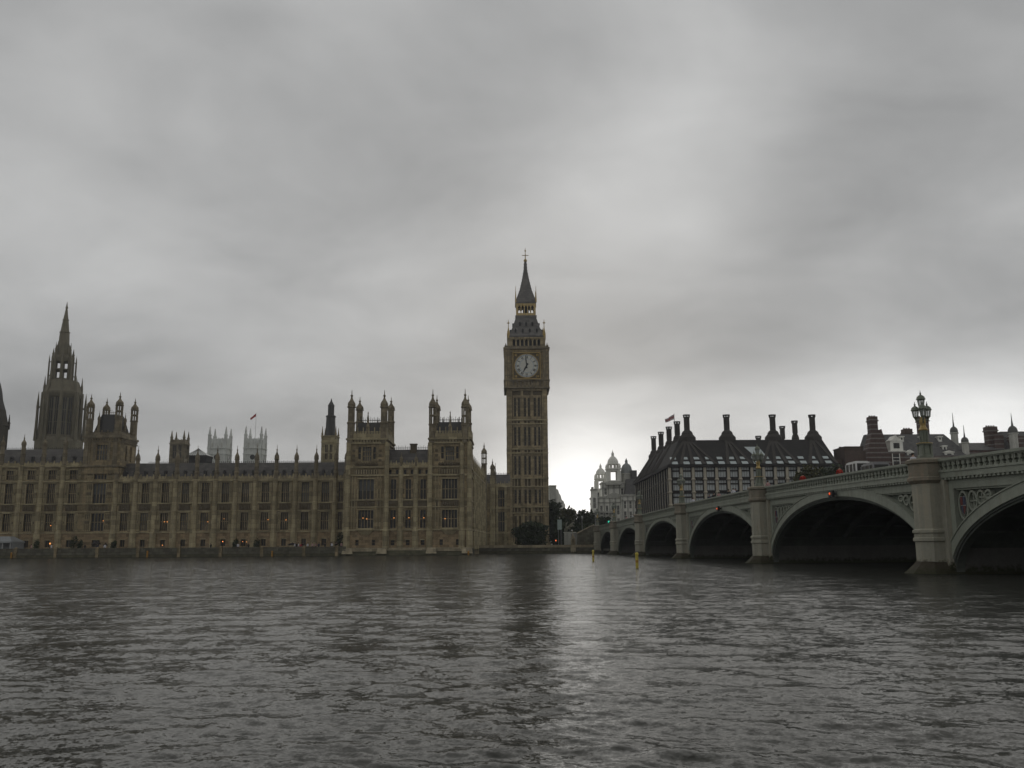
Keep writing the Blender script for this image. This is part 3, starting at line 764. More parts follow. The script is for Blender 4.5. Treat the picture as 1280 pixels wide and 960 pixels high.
for z, hh, pr in ((P['st'] - .15, .35, .3), (P['b0'], .28, .24), (P['b1'] - .1, .28, .24), (P['s3'] - .1, .35, .32), (P['s4'] - .15, .4, .4)): bands.box(M0, M1, F0 - pr, F0 + .3, z, z + hh)
battlement(bands, M0, M1, F0, F0 + .35, P['s4'] + .25, zp(577.5) - P['s4'], 1.0)
for x in mx:
    carv = MB(); carv.box(x - 1.2, x + 1.2, F0 - .08, F0 + .05, P['b0'] + .3, P['b1'] - .15)
    wall.mi = 1
    for s_ in (-1, 1): wall.box(x + s_ * 1.15 - .18, x + s_ * 1.15 + .18, F0 - .12, F0 + .02, zp(617), zp(611)); wall.box(x + s_ * 1.15 - .18, x + s_ * 1.15 + .18, F0 - .12, F0 + .02, zp(652), zp(646))
    wall.mi = 0
    carv.build('carved_trim', STONE_D, PV)
# side wing running back from the north tower
WA = (B1 - .02, Y_PAV + 13.2); WB = (xx(606.2, 640, 279), 279.0)
wl = math.hypot(WB[0] - WA[0], WB[1] - WA[1]); wa = math.atan2(WB[1] - WA[1], WB[0] - WA[0])
fw = frame(WA[0], WA[1], wa)
for m_ in (wall, bands, base_mb): m_.xf = fw
nb = 11; bw = wl / nb; zwc = zx(606, 608.5, 279); holes = []
for i in range(nb):
    um = bw * (i + .5)
    for a, b in ((P['w1b'], P['w1t']), (P['w2b'], P['w2t'])):
        holes.append((um - .85, um + .85, a, b)); window(PV, fw(um, .5, a), 1.7, b - a, rotz=wa, nx=3, ny=2)
    carv = MB(fw); carv.box(um - 1.2, um + 1.2, -.08, .03, P['b0'] + .3, P['b1'] - .15); carv.build('carved_trim', STONE_D, PV)
wall_holes(wall, 0, wl, P['st'], P['s4'] - .1, 0, .7, holes)
base_mb.box(0, wl, -.05, .7, 0, P['st'])
for z, hh, pr in ((P['st'] - .15, .35, .3), (P['b0'], .28, .24), (P['b1'] - .1, .28, .24), (P['s3'] - .1, .35, .32), (P['s4'] - .35, .4, .4)): bands.box(0, wl, -pr, .3, z, z + hh)
battlement(bands, 0, wl, 0, .35, P['s4'], 1.6, 1.1)
for i in range(nb + 1): bands.lathe(bw * i if i else .5, -.1, [(.55, 0), (.55, P['st']), (.42, P['st'] + .3), (.42, P['s4']), (.5, P['s4'] + .2)], 6); pinnacle(bands, bw * i if i else .5, -.05, P['s4'], P['s4'] + 4.2, .34)
for m_ in (wall, bands, base_mb): m_.xf = None
wall.build('wall', [STONE, STONE_D], PV); bands.build('stone_trim', STONE_L, PV); base_mb.build('ground_storey', STONE_R, PV)
r = MB(); r.hexa([(M0, F0 + .9, P['s4'] + .1), (M1, F0 + .9, P['s4'] + .1), (M1, F0 + 12, P['s4'] + .1), (M0, F0 + 12, P['s4'] + .1)], [(M0, F0 + 3.6, zp(560)), (M1, F0 + 3.6, zp(560)), (M1, F0 + 8.5, zp(560)), (M0, F0 + 8.5, zp(560))])
ro = r.build('roof', SLATE, PV)
r = MB(); cresting(r, M0, M1, F0 + 3.7, zp(560), 1.0, .42); r.build('ridge_cresting', IRON, ro)
r = MB(); c0 = xp(515, 558); r.box(c0 - .75, c0 + .75, F0 + 3, F0 + 4.4, zp(568), zp(554)); r.box(c0 - .9, c0 + .9, F0 + 2.85, F0 + 4.55, zp(554), zp(552.8)); r.build('chimney', STONE_D, ro)
r = MB(); r.xf = fw; r.hexa([(0, .9, P['s4'] - .1), (wl, .9, P['s4'] - .1), (wl, 11, P['s4'] - .1), (0, 11, P['s4'] - .1)], [(0, 4, P['s4'] + 3.0), (wl, 4, P['s4'] + 3.0), (wl, 8, P['s4'] + 3.0), (0, 8, P['s4'] + 3.0)]); r.build('wing_roof', SLATE, PV)
for px in (434.5, 483, 500.5, 519.3, 537.2, 577.5, 586.8):
    b = MB(); x = xp(px); tw_ = px in (434.5, 483, 537.2, 577.5, 586.8); y = Y_PAV - (.5 if tw_ else 0); wd = .62
    top = P['s4'] if not tw_ else P['tc0']
    b.lathe(x, y - .05, [(wd * 1.25, P['pl'] - .4), (wd * 1.25, P['st'] - .2), (wd, P['st'] + .3), (wd, P['b0'] - .1), (wd * 1.1, P['b0'] + .1), (wd * .95, P['b0'] + .4), (wd * .95, P['s3']), (wd * 1.1, P['s3'] + .2), (wd * .9, P['s3'] + .5), (wd * .9, top)], 8)
    b.build('buttress', STONE_L, PV)
    if not tw_: p = MB(); octa_turret(p, x, y + .25, P['s4'], zp(575), zp(565), .42); p.build('pinnacle', STONE_G, PV)
for x0, x1, tips in ((A0, A1, ((439, 487.5, 0), (480, 487.5, 0), (449.3, 496, 1), (488.6, 496.5, 1))), (B0, B1, ((540.8, 486.5, 0), (581.4, 486, 0), (546, 494, 1), (585.3, 494, 1)))):
    for px, tip, back in tips:
        yy = Y_PAV - .1 if not back else Y_PAV + 12.2
        q = MB(); (octa_turret if px != 540.8 and px != 581.4 else open_turret)(q, xx(px, 530, yy), yy, P['tc0'] if not back else P['s4'], zx(px, 509.5 if not back else 513, yy), zx(px, tip, yy), .90)
        q.build('turret', STONE_G, PV)
    q = MB(); zq1 = zp(526); q.frus(x0 + 1.2, x1 - 1.2, Y_PAV + .8, Y_PAV + 12, P['tc'] + .3, x0 + 1.9, x1 - 1.9, Y_PAV + 2.6, Y_PAV + 10, zq1)
    qo = q.build('tower_roof', LEAD, PV)
    q = MB(); cresting(q, x0 + 1.9, x1 - 1.9, Y_PAV + 2.7, zq1, 1.3, .42); q.build('ridge_cresting', IRON, qo)
    q = MB()
    pinnacle(q, (x0 + x1) / 2, Y_PAV, P['tc'] + .4, zp(514), .5)
    for dx_ in (-1.9, 1.9): pinnacle(q, (x0 + x1) / 2 + dx_, Y_PAV + 2.9, zp(533), zp(519.5), .33)
    q.build('parapet_pinnacles', STONE_G, PV)
# sloping plinth standing in the water, and the paler corner blocks
q = MB()
q.frus(A0 - .8, B1 + .7, Y_PAV - 1.9, Y_PAV + 13, -2, A0 - .2, B1 + .2, Y_PAV - .7, Y_PAV + 13, P['pl'] - .25); q.build('plinth', MOSS, PV)
q = MB()
for a, b in ((A0 - .3, A1 + .3), (B0 - .3, B1 + .3)):
    q.box(a, b, Y_PAV - 1.15, Y_PAV + .2, .95, P['pl'] - .1)
    for c0, c1 in ((a, a + 2), (b - 2, b)): q.frus(c0 - .25, c1 + .25, Y_PAV - 2.0, Y_PAV, .4, c0, c1, Y_PAV - 1.25, Y_PAV, P['pl'] - .12)
q.box(A1 + .3, B0 - .3, Y_PAV - .85, Y_PAV + .2, P['pl'] - .9, P['pl'] - .1)
q.build('plinth_blocks', PLINTH, PV)
# end turret of the wing and the link to the clock tower
q = MB(); open_turret(q, fw(wl - .6, .3, 0)[0] + .1, 278.5, 0, zx(602.6, 567, 278.5), zx(602.6, 553, 278.5), .85); q.build('turret', STONE_G, PV)
LK = thing('palace_building', 'lower stone range with pale roof linking the palace wing to the clock tower', 'palace', (xx(620, 670, 284), 284, 0))
l0, l1 = WB[0] - .3, xx(633.5, 640, 304) + 1.2; YL = 286.0
wall, bands = MB(), MB(); zl = lambda py: zx(620, py, YL)
wx = xx(626.5, 640, YL); hs = [(wx - 1.2, wx + 1.2, zl(633), zl(613)), (wx - 1.2, wx + 1.2, zl(664), zl(640))]
wall_holes(wall, l0, l1, 0, zl(608), YL, YL + .8, hs)
for h in hs: window(LK, (wx, YL + .5, h[2]), 2.4, h[3] - h[2], nx=3, ny=2)
for py in (636, 609, 667): bands.box(l0, l1, YL - .3, YL + .3, zl(py), zl(py) + .4)
battlement(bands, l0, l1, YL, YL + .4, zl(608), 1.4, 1.1)
bx = xx(615.8, 640, YL); bands.lathe(bx, YL, [(.9, 0), (.9, zl(600)), (.8, zl(595))], 8)
for px in (621.5, 632): bands.box(xx(px, 640, YL) - .35, xx(px, 640, YL) + .35, YL - .4, YL + .1, 0, zl(608))
wall.build('wall', STONE, LK); bands.build('buttress', STONE_L, LK)
q = MB(); octa_turret(q, bx, YL, zl(602), zl(586), zl(573.5), .75); pinnacle(q, xx(619, 590, YL), YL + 1, zl(600), zl(578), .35); q.build('pinnacle', STONE_G, LK)
q = MB(); q.hexa([(l0, YL + 1, zl(606)), (l1, YL + 1, zl(606)), (l1, YL + 10, zl(606)), (l0, YL + 10, zl(606))], [(l0, YL + 3.5, zl(592)), (l1, YL + 3.5, zl(592)), (l1, YL + 7, zl(592)), (l0, YL + 7, zl(592))]); q.build('roof', SLATE, LK)
q = MB(); cresting(q, l0, l1, YL + 3.5, zl(592), .7, .5); q.build('ridge_cresting', IRON, LK)
# ------------------------------------------------------------------ the clock tower
YC = 304.0
cx0 = xx(659.2, 560, YC)
def zc_(py): return zx(658, py, YC)
HW = (xx(684.4, 600, YC) - xx(633.2, 600, YC)) / 2
cyc = YC + HW
CT = thing('clock_tower', 'tall slender gothic stone clock tower with white dials and pointed iron spire', 'clock tower', (cx0, cyc, 1.3))
faces = [frame(cx0, cyc, a) for a in (0, PI / 2, PI, -PI / 2)]         # v = -HW is the outer face
core, ribs, bandm, recess = MB(), MB(), MB(), MB()
c_ = HW - .55
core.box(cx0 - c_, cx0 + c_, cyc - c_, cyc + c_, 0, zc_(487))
bz = [(1.3, zc_(642)), (zc_(633), zc_(609)), (zc_(597), zc_(567)), (zc_(560.5), zc_(530.5)), (zc_(524), zc_(494))]
for k, fr in enumerate(faces):
    for m_ in (core, ribs, bandm, recess): m_.xf = fr
    ribs.box(-HW, -HW + 1.75, -HW, -HW + 1.75, 1.3, zc_(488))
    for s_ in (-1, 1):
        ribs.box(s_ * (HW - .45), s_ * (HW - .75), -HW - .12, -HW + .1, 1.3, zc_(488))
        ribs.box(s_ * (HW - 1.3), s_ * (HW - 1.55), -HW - .12, -HW + .1, 1.3, zc_(488))
    inner = HW - 1.75; third = 2 * inner / 3
    for j in range(4):
        u = -inner + third * j
        if 0 < j < 3: ribs.box(u - .42, u + .42, -HW + .05, -HW + .8, 1.3, zc_(488)); ribs.box(u - .1, u + .1, -HW - .06, -HW + .1, 1.3, zc_(488))
    for j in range(3):
        u = -inner + third * (j + .5)
        for z0_, z1_ in bz:
            ribs.box(u - .3, u + .3, -HW + .22, -HW + .8, z0_, z1_)
            for s_ in (-1, 1): ribs.box(u + s_ * (third / 2 - .42) - .14, u + s_ * (third / 2 - .42) + .14, -HW + .16, -HW + .8, z0_, z1_)
            # blind heads and panels
            ribs.box(u - third / 2 + .45, u + third / 2 - .45, -HW + .25, -HW + .7, z1_ - .75, z1_); ribs.box(u - third / 2 + .5, u + third / 2 - .5, -HW + .28, -HW + .7, z0_, z0_ + .9)
            if k == 0 and z0_ > 3:
                for s_ in (-1, 1):
                    window(CT, fr(u + s_ * .62, -HW + .42, z0_ + 1.2), .42, z1_ - z0_ - 2.2, nx=1, ny=5, arch=False, frame_m=STONE_D, name='slit_window')
    for p0, p1 in ((530.5, 524), (567, 560.5), (609, 597), (642, 633)):
        bandm.box(-HW - .18, HW - .9, -HW - .18, -HW + .9, zc_(p0), zc_(p0) + .4); bandm.box(-HW - .18, HW - .9, -HW - .18, -HW + .9, zc_(p1) - .4, zc_(p1))
        n_ = 9
        for i in range(n_):
            u = -inner + 2 * inner * (i + .5) / n_; ribs.box(u - .17, u + .17, -HW + .08, -HW + .8, zc_(p0), zc_(p1)); 
    bandm.box(-HW - .5, HW - .9, -HW - .5, -HW + .9, 1.31, 3.2)
for m_ in (core, ribs, bandm, recess): m_.xf = None
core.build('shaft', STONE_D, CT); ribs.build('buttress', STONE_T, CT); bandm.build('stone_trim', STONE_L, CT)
# corbelled clock stage
HC = (xx(685.6, 460, YC) - xx(630.2, 460, YC)) / 2
st, tr, gl = MB(), MB(), MB()
z0, z1, z2 = zc_(488.5), zc_(478), zc_(436)
st.frus(cx0 - HW, cx0 + HW, cyc - HW, cyc + HW, z0, cx0 - HC + .5, cx0 + HC - .5, cyc - HC + .5, cyc + HC - .5, z1)
st.box(cx0 - HC + .5, cx0 + HC - .5, cyc - HC + .5, cyc + HC - .5, z1, z2)
dcy, dr = zc_(457.6), (xx(673.2, 458, YC) - xx(643.6, 458, YC)) / 2
hf = (xx(674.3, 458, YC) - xx(641.6, 458, YC)) / 2
for fr in faces:
    for m_ in (st, tr, gl): m_.xf = fr
    st.box(-HC, -HC + 2.1, -HC, -HC + 2.1, zc_(485), z2 + .3)
    for s_ in (-1, 1):
        for q in (.25, 1.05, 1.85): tr.box(s_ * (HC - q) - .12, s_ * (HC - q) + .12, -HC - .14, -HC + .1, zc_(484), z2)
        for pz in (470, 455, 445): tr.box(s_ * (HC - .1), s_ * (HC - 2.1), -HC - .1, -HC + .1, zc_(pz), zc_(pz) + .35)
        gl.box(s_ * (hf + .25), s_ * (hf + .02), -HC - .1, -HC + .6, zc_(474.5), zc_(441.5))
    gl.box(-hf - .25, hf + .25, -HC - .12, -HC + .6, zc_(474.5), zc_(474.5) + .28); gl.box(-hf - .25, hf + .25, -HC - .12, -HC + .6, zc_(441.8), zc_(441.8) + .28)
    tr.box(-HC - .3, HC - 1, -HC - .3, -HC + 1, zc_(476.3), zc_(475)); tr.box(-HC - .25, HC - 1, -HC - .25, -HC + 1, zc_(485.6), zc_(484.2)); tr.box(-HC - .35, HC - 1, -HC - .35, -HC + 1, z2 - .2, z2 + .4)
    tr.box(-HC - .12, HC - .9, -HC - .12, -HC + .9, zc_(440.8), zc_(440.2))
    for i in range(8):
        u = -hf + 2 * hf * i / 7; tr.box(u - .3, u + .3, -HC + .1, -HC + .7, zc_(484), zc_(476.4))
    for i in range(15):
        u = -hf + 2 * hf * i / 14; gl.box(u - .09, u + .09, -HC - .2, -HC + .2, zc_(440), zc_(438.4))
    battlement(tr, -HC, HC - .4, -HC, -HC + .35, z2 + .35, .8, 1.1)
for m_ in (st, tr, gl): m_.xf = None
st.build('clock_stage', STONE_T, CT); tr.build('clock_stage_trim', STONE_G, CT); gl.build('gilded_frame', GILD, CT)
def roman(mb, txt, ang, rad, hgt, yv):
    """numeral made of strokes, standing radially"""
    wds = {'I': .28, 'V': .62, 'X': .62}; tot = sum(wds[c] for c in txt); x = -tot / 2 * hgt
    ca, sa = math.cos(ang), math.sin(ang)
    def P2(a, b): return (a * ca + (rad + b) * sa, -a * sa + (rad + b) * ca)
    def stroke(a0, b0, a1, b1, t_):
        q = [P2(a0 - t_, b0), P2(a0 + t_, b0), P2(a1 + t_, b1), P2(a1 - t_, b1)]
        mb.ext([(p[0], dcy + p[1]) for p in q], yv - .03, yv)
    for c in txt:
        w_ = wds[c] * hgt
        if c == 'I': stroke(x + w_ / 2, 0, x + w_ / 2, hgt, .055 * 1.4)
        if c == 'V': stroke(x + w_ / 2, 0, x + .12 * hgt, hgt, .08); stroke(x + w_ / 2, 0, x + w_ - .12 * hgt, hgt, .045)
        if c == 'X': stroke(x + .1 * hgt, 0, x + w_ - .1 * hgt, hgt, .045); stroke(x + w_ - .1 * hgt, 0, x + .1 * hgt, hgt, .08)
        x += w_
def disc(mb, r0, r1, y0, y1, n=48):
    a = [2 * PI * i / n for i in range(n + 1)]
    mb.strip([(r0 * math.sin(t), dcy + r0 * math.cos(t)) for t in a], [(r1 * math.sin(t), dcy + r1 * math.cos(t)) for t in a], y0, y1)
for k, fr in enumerate(faces[:2] + faces[3:]):
    sq = MB(fr); sq.box(-hf, hf, -HC + .25, -HC + .51, zc_(474.4), zc_(441.8)); so = sq.build('dial_surround', STONE_D, CT)
    q = MB(fr)
    for sx in (-1, 1):
        for sz in (-1, 1):
            for e in range(4): q.lathe(sx * (hf - .55 - .42 * (e % 2)), -HC + .2, [(.2, dcy + sz * (hf - .55 - .42 * (e // 2)) - .2), (.26, dcy + sz * (hf - .55 - .42 * (e // 2))), (.2, dcy + sz * (hf - .55 - .42 * (e // 2)) + .2)], 5)
    q.build('gilded_spandrel', GILD, so)
    d = MB(fr); disc(d, .01, dr * .56, -HC + .1, -HC + .2); do = d.build('dial', DIAL, CT)
    d = MB(fr); disc(d, dr * .86, dr * .985, -HC + .105, -HC + .2); d.build('minute_ring', DIAL_B, do); d = MB(fr); disc(d, dr * .56, dr * .62, -HC + .105, -HC + .2); d.build('inner_ring', DIAL_B, do)
    d = MB(fr); disc(d, dr * .62, dr * .86, -HC + .12, -HC + .2); d.build('numeral_ring', DIAL, do)
    d = MB(fr); disc(d, dr * .985, dr * 1.05, -HC + .02, -HC + .3); d.build('gilded_rim', GILD, do)
    d = MB(fr)
    for h, tx in enumerate(['XII', 'I', 'II', 'III', 'IIII', 'V', 'VI', 'VII', 'VIII', 'IX', 'X', 'XI']): roman(d, tx, h * PI / 6, dr * .64, dr * .2, -HC + .118)
    for h in range(60):
        a = h * PI / 30; r0, r1, t_ = dr * .88, dr * .97, (.075 if h % 5 == 0 else .03)
        p = [(r0 * math.sin(a - t_ / r0), r0 * math.cos(a - t_ / r0)), (r0 * math.sin(a + t_ / r0), r0 * math.cos(a + t_ / r0)), (r1 * math.sin(a + t_ / r1), r1 * math.cos(a + t_ / r1)), (r1 * math.sin(a - t_ / r1), r1 * math.cos(a - t_ / r1))]
        d.ext([(x, dcy + z) for x, z in p], -HC + .08, -HC + .104)
    d.build('numerals', IRON, do)
    for nm, a, r0, r1, w0, w1, yv in (('minute_hand', -.10, -.9, dr * .93, .26, .10, -.06), ('hour_hand', PI + .5, -.9, dr * .60, .36, .20, -.02)):
        d = MB(fr); sa, ca = math.sin(a), math.cos(a)
        def PP(l_, s_): return (l_ * sa + s_ * ca, dcy + l_ * ca - s_ * sa)
        d.ext([PP(r0, -w0), PP(r0, w0), PP(r0 * .3, w0 * .6), PP(r1 * .55, w0 * .7), PP(r1, w1 * .3), PP(r1, -w1 * .3), PP(r1 * .55, -w0 * .7), PP(r0 * .3, -w0 * .6)], -HC + yv, -HC + yv + .03)
        d.build(nm, IRON, do)
# belfry arcade
HB = (xx(681.6, 428, YC) - xx(634.2, 428, YC)) / 2
b, dk = MB(), MB(); zb0, zb1 = z2 + .02, zc_(421.5)
dk.box(cx0 - HB + 1.2, cx0 + HB - 1.2, cyc - HB + 1.2, cyc + HB - 1.2, zb0, zb1)
for fr in faces:
    b.xf = fr
    b.box(-HB, -HB + 1.5, -HB, -HB + 1.5, zb0, zb1 - .52)
    b.box(-HB + 1.5, HB - 1.5, -HB + .1, -HB + 1, zb0, zb0 + 1.0); b.box(-HB - .15, HB - 1, -HB - .15, -HB + 1, zb1 - .5, zb1 + .1)
    for i in range(8):
        u = -HB + 1.5 + (2 * HB - 3) * i / 7; b.box(u - .24, u + .24, -HB + .1, -HB + 1, zb0 + 1, zb1 - .4)
    for i in range(7):
        u0 = -HB + 1.5 + (2 * HB - 3) * i / 7; wd = (2 * HB - 3) / 7
        for s_ in (-1, 1): b.ext([(u0 + wd / 2 + s_ * wd / 2, zb1 - 1.3), (u0 + wd / 2 + s_ * wd / 2, zb1 - .4), (u0 + wd / 2, zb1 - .4)], -HB + .2, -HB + .9)
b.xf = None
b.build('belfry', STONE_T, CT); dk.build('belfry_louvres', IRON, CT)
_hp = ([310, 327, 375, 379, 395, 421], [0, .4, 3.3, 3.3, 3.5, 6.2])
def zc_(py): return zx(658, py, cyc - float(np.interp(py, *_hp)))
# flared lower roof, lantern, spire
def sqroof(prof): 
    m_ = MB(); m_.lathe(cx0, cyc, [(r * math.sqrt(2), z) for r, z in prof], 4, PI / 4); return m_
rr = lambda a, b_, py: (xx(b_, py, YC) - xx(a, py, YC)) / 2
ro = sqroof([(rr(633.6, 681.8, 421), zc_(421)), (rr(633.8, 681.6, 421), zc_(419.5)), (rr(636.5, 679, 417), zc_(417)), (rr(641, 674.3, 406), zc_(408)), (rr(644.2, 671, 395), zc_(398)), (rr(644, 671.2, 395), zc_(394.3))]).build('lower_roof', CLOCKROOF, CT)
for row, py, n_, sp_ in ((0, 414, 4, 9.3), (1, 405.5, 3, 8.2)):
    for fr in faces:
        for i in range(n_):
            u = (i - (n_ - 1) / 2) * sp_ * .26; z = zc_(py); vv = -(rr(638.5, 677, 414) if row == 0 else rr(641.8, 673.6, 405))
            d = MB(fr); d.box(u - .28, u + .28, vv - .35, vv + .6, z - .5, z + .45); d.ext([(u - .4, z + .4), (u + .4, z + .4), (u, z + 1.0)], vv - .42, vv + .6); d.build('lucarne', IRON, ro)
ln, gd = MB(), MB(); hl = rr(645.3, 670.2, 385); zl0, zl1 = zc_(394.3), zc_(378.5)
for fr in faces:
    ln.xf = gd.xf = fr
    gd.box(-hl, -hl + .62, -hl, -hl + .62, zl0, zl1)
    gd.box(-hl + .62, hl - .62, -hl + .05, -hl + .5, zl0, zl0 + .9); gd.box(-hl + .62, hl - .62, -hl + .05, -hl + .5, zl1 - .9, zl1)
    for i in range(6):
        u = -hl + .6 + (2 * hl - 1.2) * i / 5; gd.box(u - .14, u + .14, -hl + .1, -hl + .45, zl0 + .9, zl1 - .9)
    for i in range(5):
        u0 = -hl + .6 + (2 * hl - 1.2) * i / 5; wd = (2 * hl - 1.2) / 5
        for s_ in (-1, 1): gd.ext([(u0 + wd / 2 + s_ * wd / 2, zl1 - 1.6), (u0 + wd / 2 + s_ * wd / 2, zl1 - .8), (u0 + wd / 2, zl1 - .8)], -hl + .15, -hl + .4)
gd.xf = None
gd.build('lantern', mat('gilded_lantern_stone', (.44, .33, .15), .6, .4, 1.2, .3, .2), CT)
q = MB(); q.box(cx0 - 1.0, cx0 + 1.0, cyc - 1.0, cyc + 1.0, zl0, zl1); q.build('lantern_core', IRON, CT)
so = sqroof([(rr(644.6, 670.8, 377), zc_(379)), (rr(644.6, 670.8, 377), zc_(377)), (rr(645.4, 670, 374), zc_(374.5)), (rr(650, 665.4, 360), zc_(362)), (rr(653.2, 662.2, 347), zc_(349)), (rr(655.6, 660, 335), zc_(337)), (.42, zc_(327))]).build('spire', CLOCKROOF, CT)
q = MB()
for fr in faces:
    q.xf = fr
    for i in range(12):
        t_ = (i + .5) / 12; py = 374 - 46 * t_; z = zc_(py); r_ = np.interp(py, [327, 337, 349, 362, 374.5], [.42, .6, 1.2, 2.05, 3.25]); q.ball(-r_, -r_, z, .16, 6)
q.xf = None; q.build('crockets', IRON, so)
q = MB(); q.ball(cx0, cyc, zc_(325.5), .62, 10); q.lathe(cx0, cyc, [(.24, zc_(328)), (.16, zc_(318)), (.06, zc_(310))], 6)
for a in (0, PI / 2): 
    d_ = Vector((math.cos(a), math.sin(a), 0)) * 1.15
    q.beam(Vector((cx0, cyc, zc_(319))) - d_, Vector((cx0, cyc, zc_(319))) + d_, .13)
q.ball(cx0, cyc, zc_(313.5), .3, 8); q.build('finial', GILD, CT)
for sx in (-1, 1):
    for sy in (-1, 1):
        q = MB(); pinnacle(q, cx0 + sx * (HC - .5), cyc + sy * (HC - .5), z2 + .4, zc_(429.5), .42); q.build('corner_pinnacle', STONE_G, CT)
        q = MB(); q.lathe(cx0 + sx * (HB - .35), cyc + sy * (HB - .35), [(.55, zc_(423)), (.6, zc_(418)), (.35, zc_(414)), (.13, zc_(410)), (.12, zc_(406)), (.4, zc_(405)), (.12, zc_(404)), (.05, zc_(401))], 6); q.beam((cx0 + sx * (HB - .35) - .5, cyc + sy * (HB - .35), zc_(405)), (cx0 + sx * (HB - .35) + .5, cyc + sy * (HB - .35), zc_(405)), .1); q.build('gilded_finial', GILD, CT)
        q = MB(); q.lathe(cx0 + sx * (hl + .1), cyc + sy * (hl + .1), [(.3, zc_(378)), (.22, zc_(370)), (.1, zc_(364)), (.05, zc_(358.5))], 6); q.build('gilded_finial', GILD, CT)

# ------------------------------------------------------------------ octagonal central tower with its spire
YT = 322.0
ctx = xx(75.5, 520, YT); 
S8 = thing('spire_tower', 'octagonal gothic stone tower with tall spire and flying pinnacles behind the palace roof', 'tower', (ctx, YT, 5))
def zs(py): return zx(76, py, YT)
def hw(a, b_, py): return (xx(b_, py, YT) - xx(a, py, YT)) / 2
o8 = 1 / math.cos(PI / 8)
cxs = xx(75.5, 530, YT); 
R1 = hw(50.5, 100.5, 520) * .88
b = MB(); b.lathe(cxs, YT, [(hw(44, 102, 555) * .95, 3), (hw(44, 102, 555) * .95, zs(552)), (R1 * .96, zs(547))], 8); b.build('base', SPIRE, S8)
b = MB(); wn = []
b.lathe(cxs, YT, [(R1 * .93, zs(549)), (R1 * .93, zs(494))], 8)
for i in range(8):
    a = PI / 8 + i * PI / 4 - PI / 2
    b.lathe(cxs + R1 * math.cos(a), YT + R1 * math.sin(a), [(.9, zs(560)), (.7, zs(520)), (.6, zs(493))], 6)
b.lathe(cxs, YT, [(R1 * 1.0, zs(550)), (R1, zs(545))], 8)
b.lathe(cxs, YT, [(R1 * .98, zs(498)), (R1 * 1.08, zs(494)), (R1 * 1.1, zs(491.5))], 8); b.build('octagon_wall', SPIRE, S8)
ap = R1 * math.cos(PI / 8); side = 2 * R1 * math.sin(PI / 8)
for i in range(8):
    a = i * PI / 4
    if math.sin(a) > .5: continue                           # away from the river
    fr = frame(cxs, YT, a + PI / 2)
    for s_ in (-1, 1): window(S8, fr(s_ * side * .2, -ap * .955, zs(545)), side * .24, zs(499) - zs(545), rotz=a + PI / 2, nx=2, ny=3, frame_m=SPIRE, name='tall_window')
b = MB(); b.lathe(cxs, YT, [(R1 * 1.04, zs(492)), (hw(56, 95.5, 485) * o8 * .95, zs(485)), (hw(59.5, 93.5, 479) * o8 * .95, zs(477))], 8)
b.build('shoulder', SPIRE, S8)
R2 = hw(66, 90.8, 460) * .96; lc = xx(78, 460, YT)
b = MB()
for i in range(8):
    a = PI / 8 + i * PI / 4
    px, py = lc + R2 * .95 * math.cos(a), YT + R2 * .95 * math.sin(a)
    b.lathe(px, py, [(.6, zs(478)), (.5, zs(446))], 6); pinnacle(b, px, py, zs(448), zs(436), .4)
b.lathe(lc, YT, [(R2, zs(479)), (R2, zs(474))], 8); b.lathe(lc, YT, [(R2 * .92, zs(464)), (R2 * .96, zs(463)), (R2 * .92, zs(462))], 8)
b.lathe(lc, YT, [(R2 * .9, zs(453)), (R2 * 1.02, zs(448)), (R2 * .95, zs(445))], 8)
b.build('lantern', SPIRE, S8)
b = MB(); b.lathe(xx(79, 440, YT), YT, [(hw(70.5, 88.5, 440) * .95, zs(447)), (hw(71.5, 87.5, 440) * .95, zs(431.5))], 8)
for i in range(8):
    a = PI / 8 + i * PI / 4; pinnacle(b, xx(79, 440, YT) + 2.4 * math.cos(a), YT + 2.4 * math.sin(a), zs(443), zs(428), .28)
b.build('upper_stage', SPIRE, S8)
sx0, sx1 = xx(79.7, 432, YT), xx(81.6, 385, YT)
b = MB(); b.lathe(sx0, YT, [(1.85, zs(433)), (1.6, zs(416.5)), (1.8, zs(416)), (1.75, zs(415)), (1.45, zs(414.5)), (.95, zs(401)), (1.1, zs(400.5)), (1.05, zs(399.5)), (.85, zs(399)), (.3, zs(386)), (.5, zs(385)), (.3, zs(383.5)), (.06, zs(377.5))], 8); b.build('spire', SPIRE, S8)
for i in range(8):                                            # flying pinnacles round the octagon and round the lantern
    a = PI / 8 + i * PI / 4
    px, py = cxs + R1 * 1.22 * math.cos(a), YT + R1 * 1.22 * math.sin(a)
    p = MB(); p.lathe(px, py, [(.7, zs(552)), (.5, zs(530)), (.45, zs(512)), (.55, zs(511)), (.3, zs(500)), (.05, zs(491))], 5); p.beam((px, py, zs(512)), (cxs + R1 * .97 * math.cos(a), YT + R1 * .97 * math.sin(a), zs(507)), .25); p.build('flying_pinnacle', SPIRE, S8)
    px, py = cxs + R1 * .96 * math.cos(a), YT + R1 * .96 * math.sin(a)
    p = MB(); p.lathe(px, py, [(.5, zs(493)), (.45, zs(484)), (.28, zs(480)), (.04, zs(471))], 5); p.build('pinnacle', SPIRE, S8)
    px, py = lc + R2 * 1.28 * math.cos(a), YT + R2 * 1.28 * math.sin(a)
    p = MB(); p.lathe(px, py, [(.34, zs(482)), (.28, zs(455)), (.25, zs(452)), (.03, zs(444))], 5)
    for q in (471, 454): p.beam((px, py, zs(q)), (lc + R2 * .95 * math.cos(a), YT + R2 * .95 * math.sin(a), zs(q - 2)), .18)
    p.build('flying_pinnacle', SPIRE, S8)

